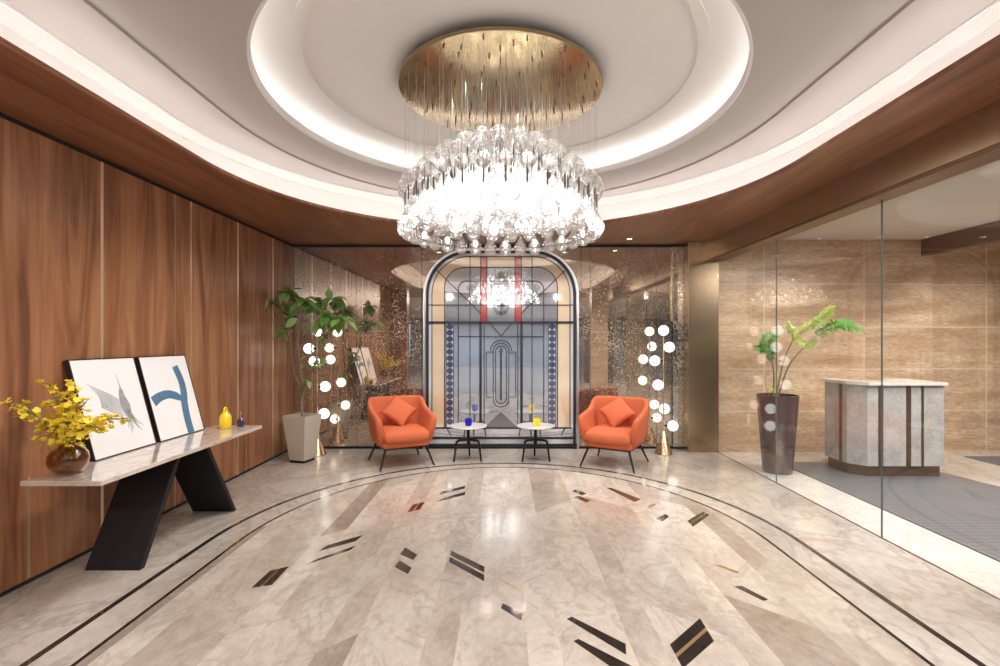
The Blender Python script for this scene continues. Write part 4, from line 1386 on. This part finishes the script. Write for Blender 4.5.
frond('', [b0+Vector((.0, 0, 0)), Fq(787, 370, -.05), Fq(797, 355, -.1), Fq(815, 337, -.12), Fq(832, 328, -.1)], .97, .05, 1, M_fern)
frond('', [Fq(815, 337, -.12), Fq(826, 329, -.1), Fq(838, 324, -.1), Fq(850, 325, -.1), Fq(862, 329, -.1)], .05, .09, 4, M_fern, .003)
frond('', [Fq(822, 331, -.11), Fq(832, 323, -.05), Fq(842, 320, 0), Fq(852, 321, 0)], .1, .07, 2, M_fern, .003)
frond('', [b0+Vector((-.02, 0, 0)), Fq(781, 372), Fq(786, 355, .0), Fq(793, 340, .05)], .97, .04, 1, M_fern2)
frond('', [Fq(793, 340, .05), Fq(804, 329, .0), Fq(816, 322, -.05), Fq(826, 314, -.05), Fq(832, 306, -.05)], .0, .070, 4, M_fern2, .003)
frond('', [Fq(800, 334, .0), Fq(812, 325, -.05), Fq(822, 316, -.05), Fq(832, 308, -.05)], .3, .060, 2, M_fern, .003)
frond('', [Fq(795, 338, .0), Fq(791, 330), Fq(788, 322)], .0, .055, 5, M_fern2, .003)
frond('', [Fq(793, 340, .05), Fq(800, 341, -.05), Fq(808, 344, -.08), Fq(816, 341, -.1)], .0, .060, 4, M_fern2, .003)
frond('', [b0+Vector((-.05, 0, 0)), Fq(774, 374), Fq(771, 358), Fq(768, 348), Fq(755, 347)], .45, .085, 5, M_fern)
frond('', [Fq(770, 352), Fq(766, 344), Fq(770, 336, .05), Fq(777, 333, .1)], .1, .08, 5, M_leaf)
frond('', [b0+Vector((-.06, .02, 0)), Fq(765, 384, .1), Fq(768, 372, .1), Fq(780, 369, .05)], .7, .025, 1, M_fern2, .004)
frond('', [b0+Vector((.06, 0, 0)), Fq(789, 388), Fq(791, 375)], .9, .03, 1, M_fern2, .004)
frond('', [b0+Vector((0, 0, 0)), Fq(790, 387, -.1), Fq(800, 389, -.15)], .2, .04, 1, M_fern2, .003)
frond('', [b0+Vector((-.02, 0, 0)), Fq(772, 388, -.1), Fq(767, 391, -.15)], .2, .04, 1, M_fern2, .003)

# ------------------------------------------------------------------ RECEPTION DESK
desk = thing('reception_desk', 'grey marble reception desk with bronze strips standing on grey mat', 'desk', (4.4, 5.62, 0))
def dobj(name, bm, m, par=None):
    o = obj(name, bm, m, par or desk); o.data.transform(Matrix.Translation((-4.4, -5.62, 0))); return o
body = [(3.90, 5.90), (3.90, 5.52), (4.03, 5.38), (4.87, 5.38), (4.87, 5.90)]
def inset(poly, d):
    cx_, cy_ = 4.4, 5.64
    return [(x+(d if x < cx_ else -d), y+(d if y < cy_ else -d)) for x, y in poly]
bm = bmesh.new(); prism(bm, inset(body, .025), .008, .125); dobj('plinth', bm, M_bronze_dark)
bm = bmesh.new(); prism(bm, body, .125, 1.015); dobj('body', bm, M_greymarble)
def strip(x0, y0_, x1, y1_, nx, ny):
    bm = bmesh.new(); e = .006
    prism(bm, [(x0+nx*e, y0_+ny*e), (x1+nx*e, y1_+ny*e), (x1-nx*.01, y1_-ny*.01), (x0-nx*.01, y0_-ny*.01)], .125, 1.013)
    dobj('bronze_strip', bm, M_bronze_dark)
strip(4.15, 5.38, 4.20, 5.38, 0, -1); strip(4.455, 5.38, 4.505, 5.38, 0, -1); strip(4.62, 5.38, 4.645, 5.38, 0, -1)
strip(3.90, 5.60, 3.90, 5.64, -1, 0)
topo = [(3.88, 5.95), (3.88, 5.50), (4.02, 5.34), (4.88, 5.34), (4.88, 5.95), (4.62, 5.95), (4.55, 5.66), (4.12, 5.66), (4.08, 5.95)]
bm = bmesh.new(); prism(bm, topo, 1.015, 1.048); dobj('counter_top', bm, marble('cream_marble_top', (.82, .77, .71), (.70, .64, .58), (.5, .45, .4), 4, .15, .4, veins=.2)[0])
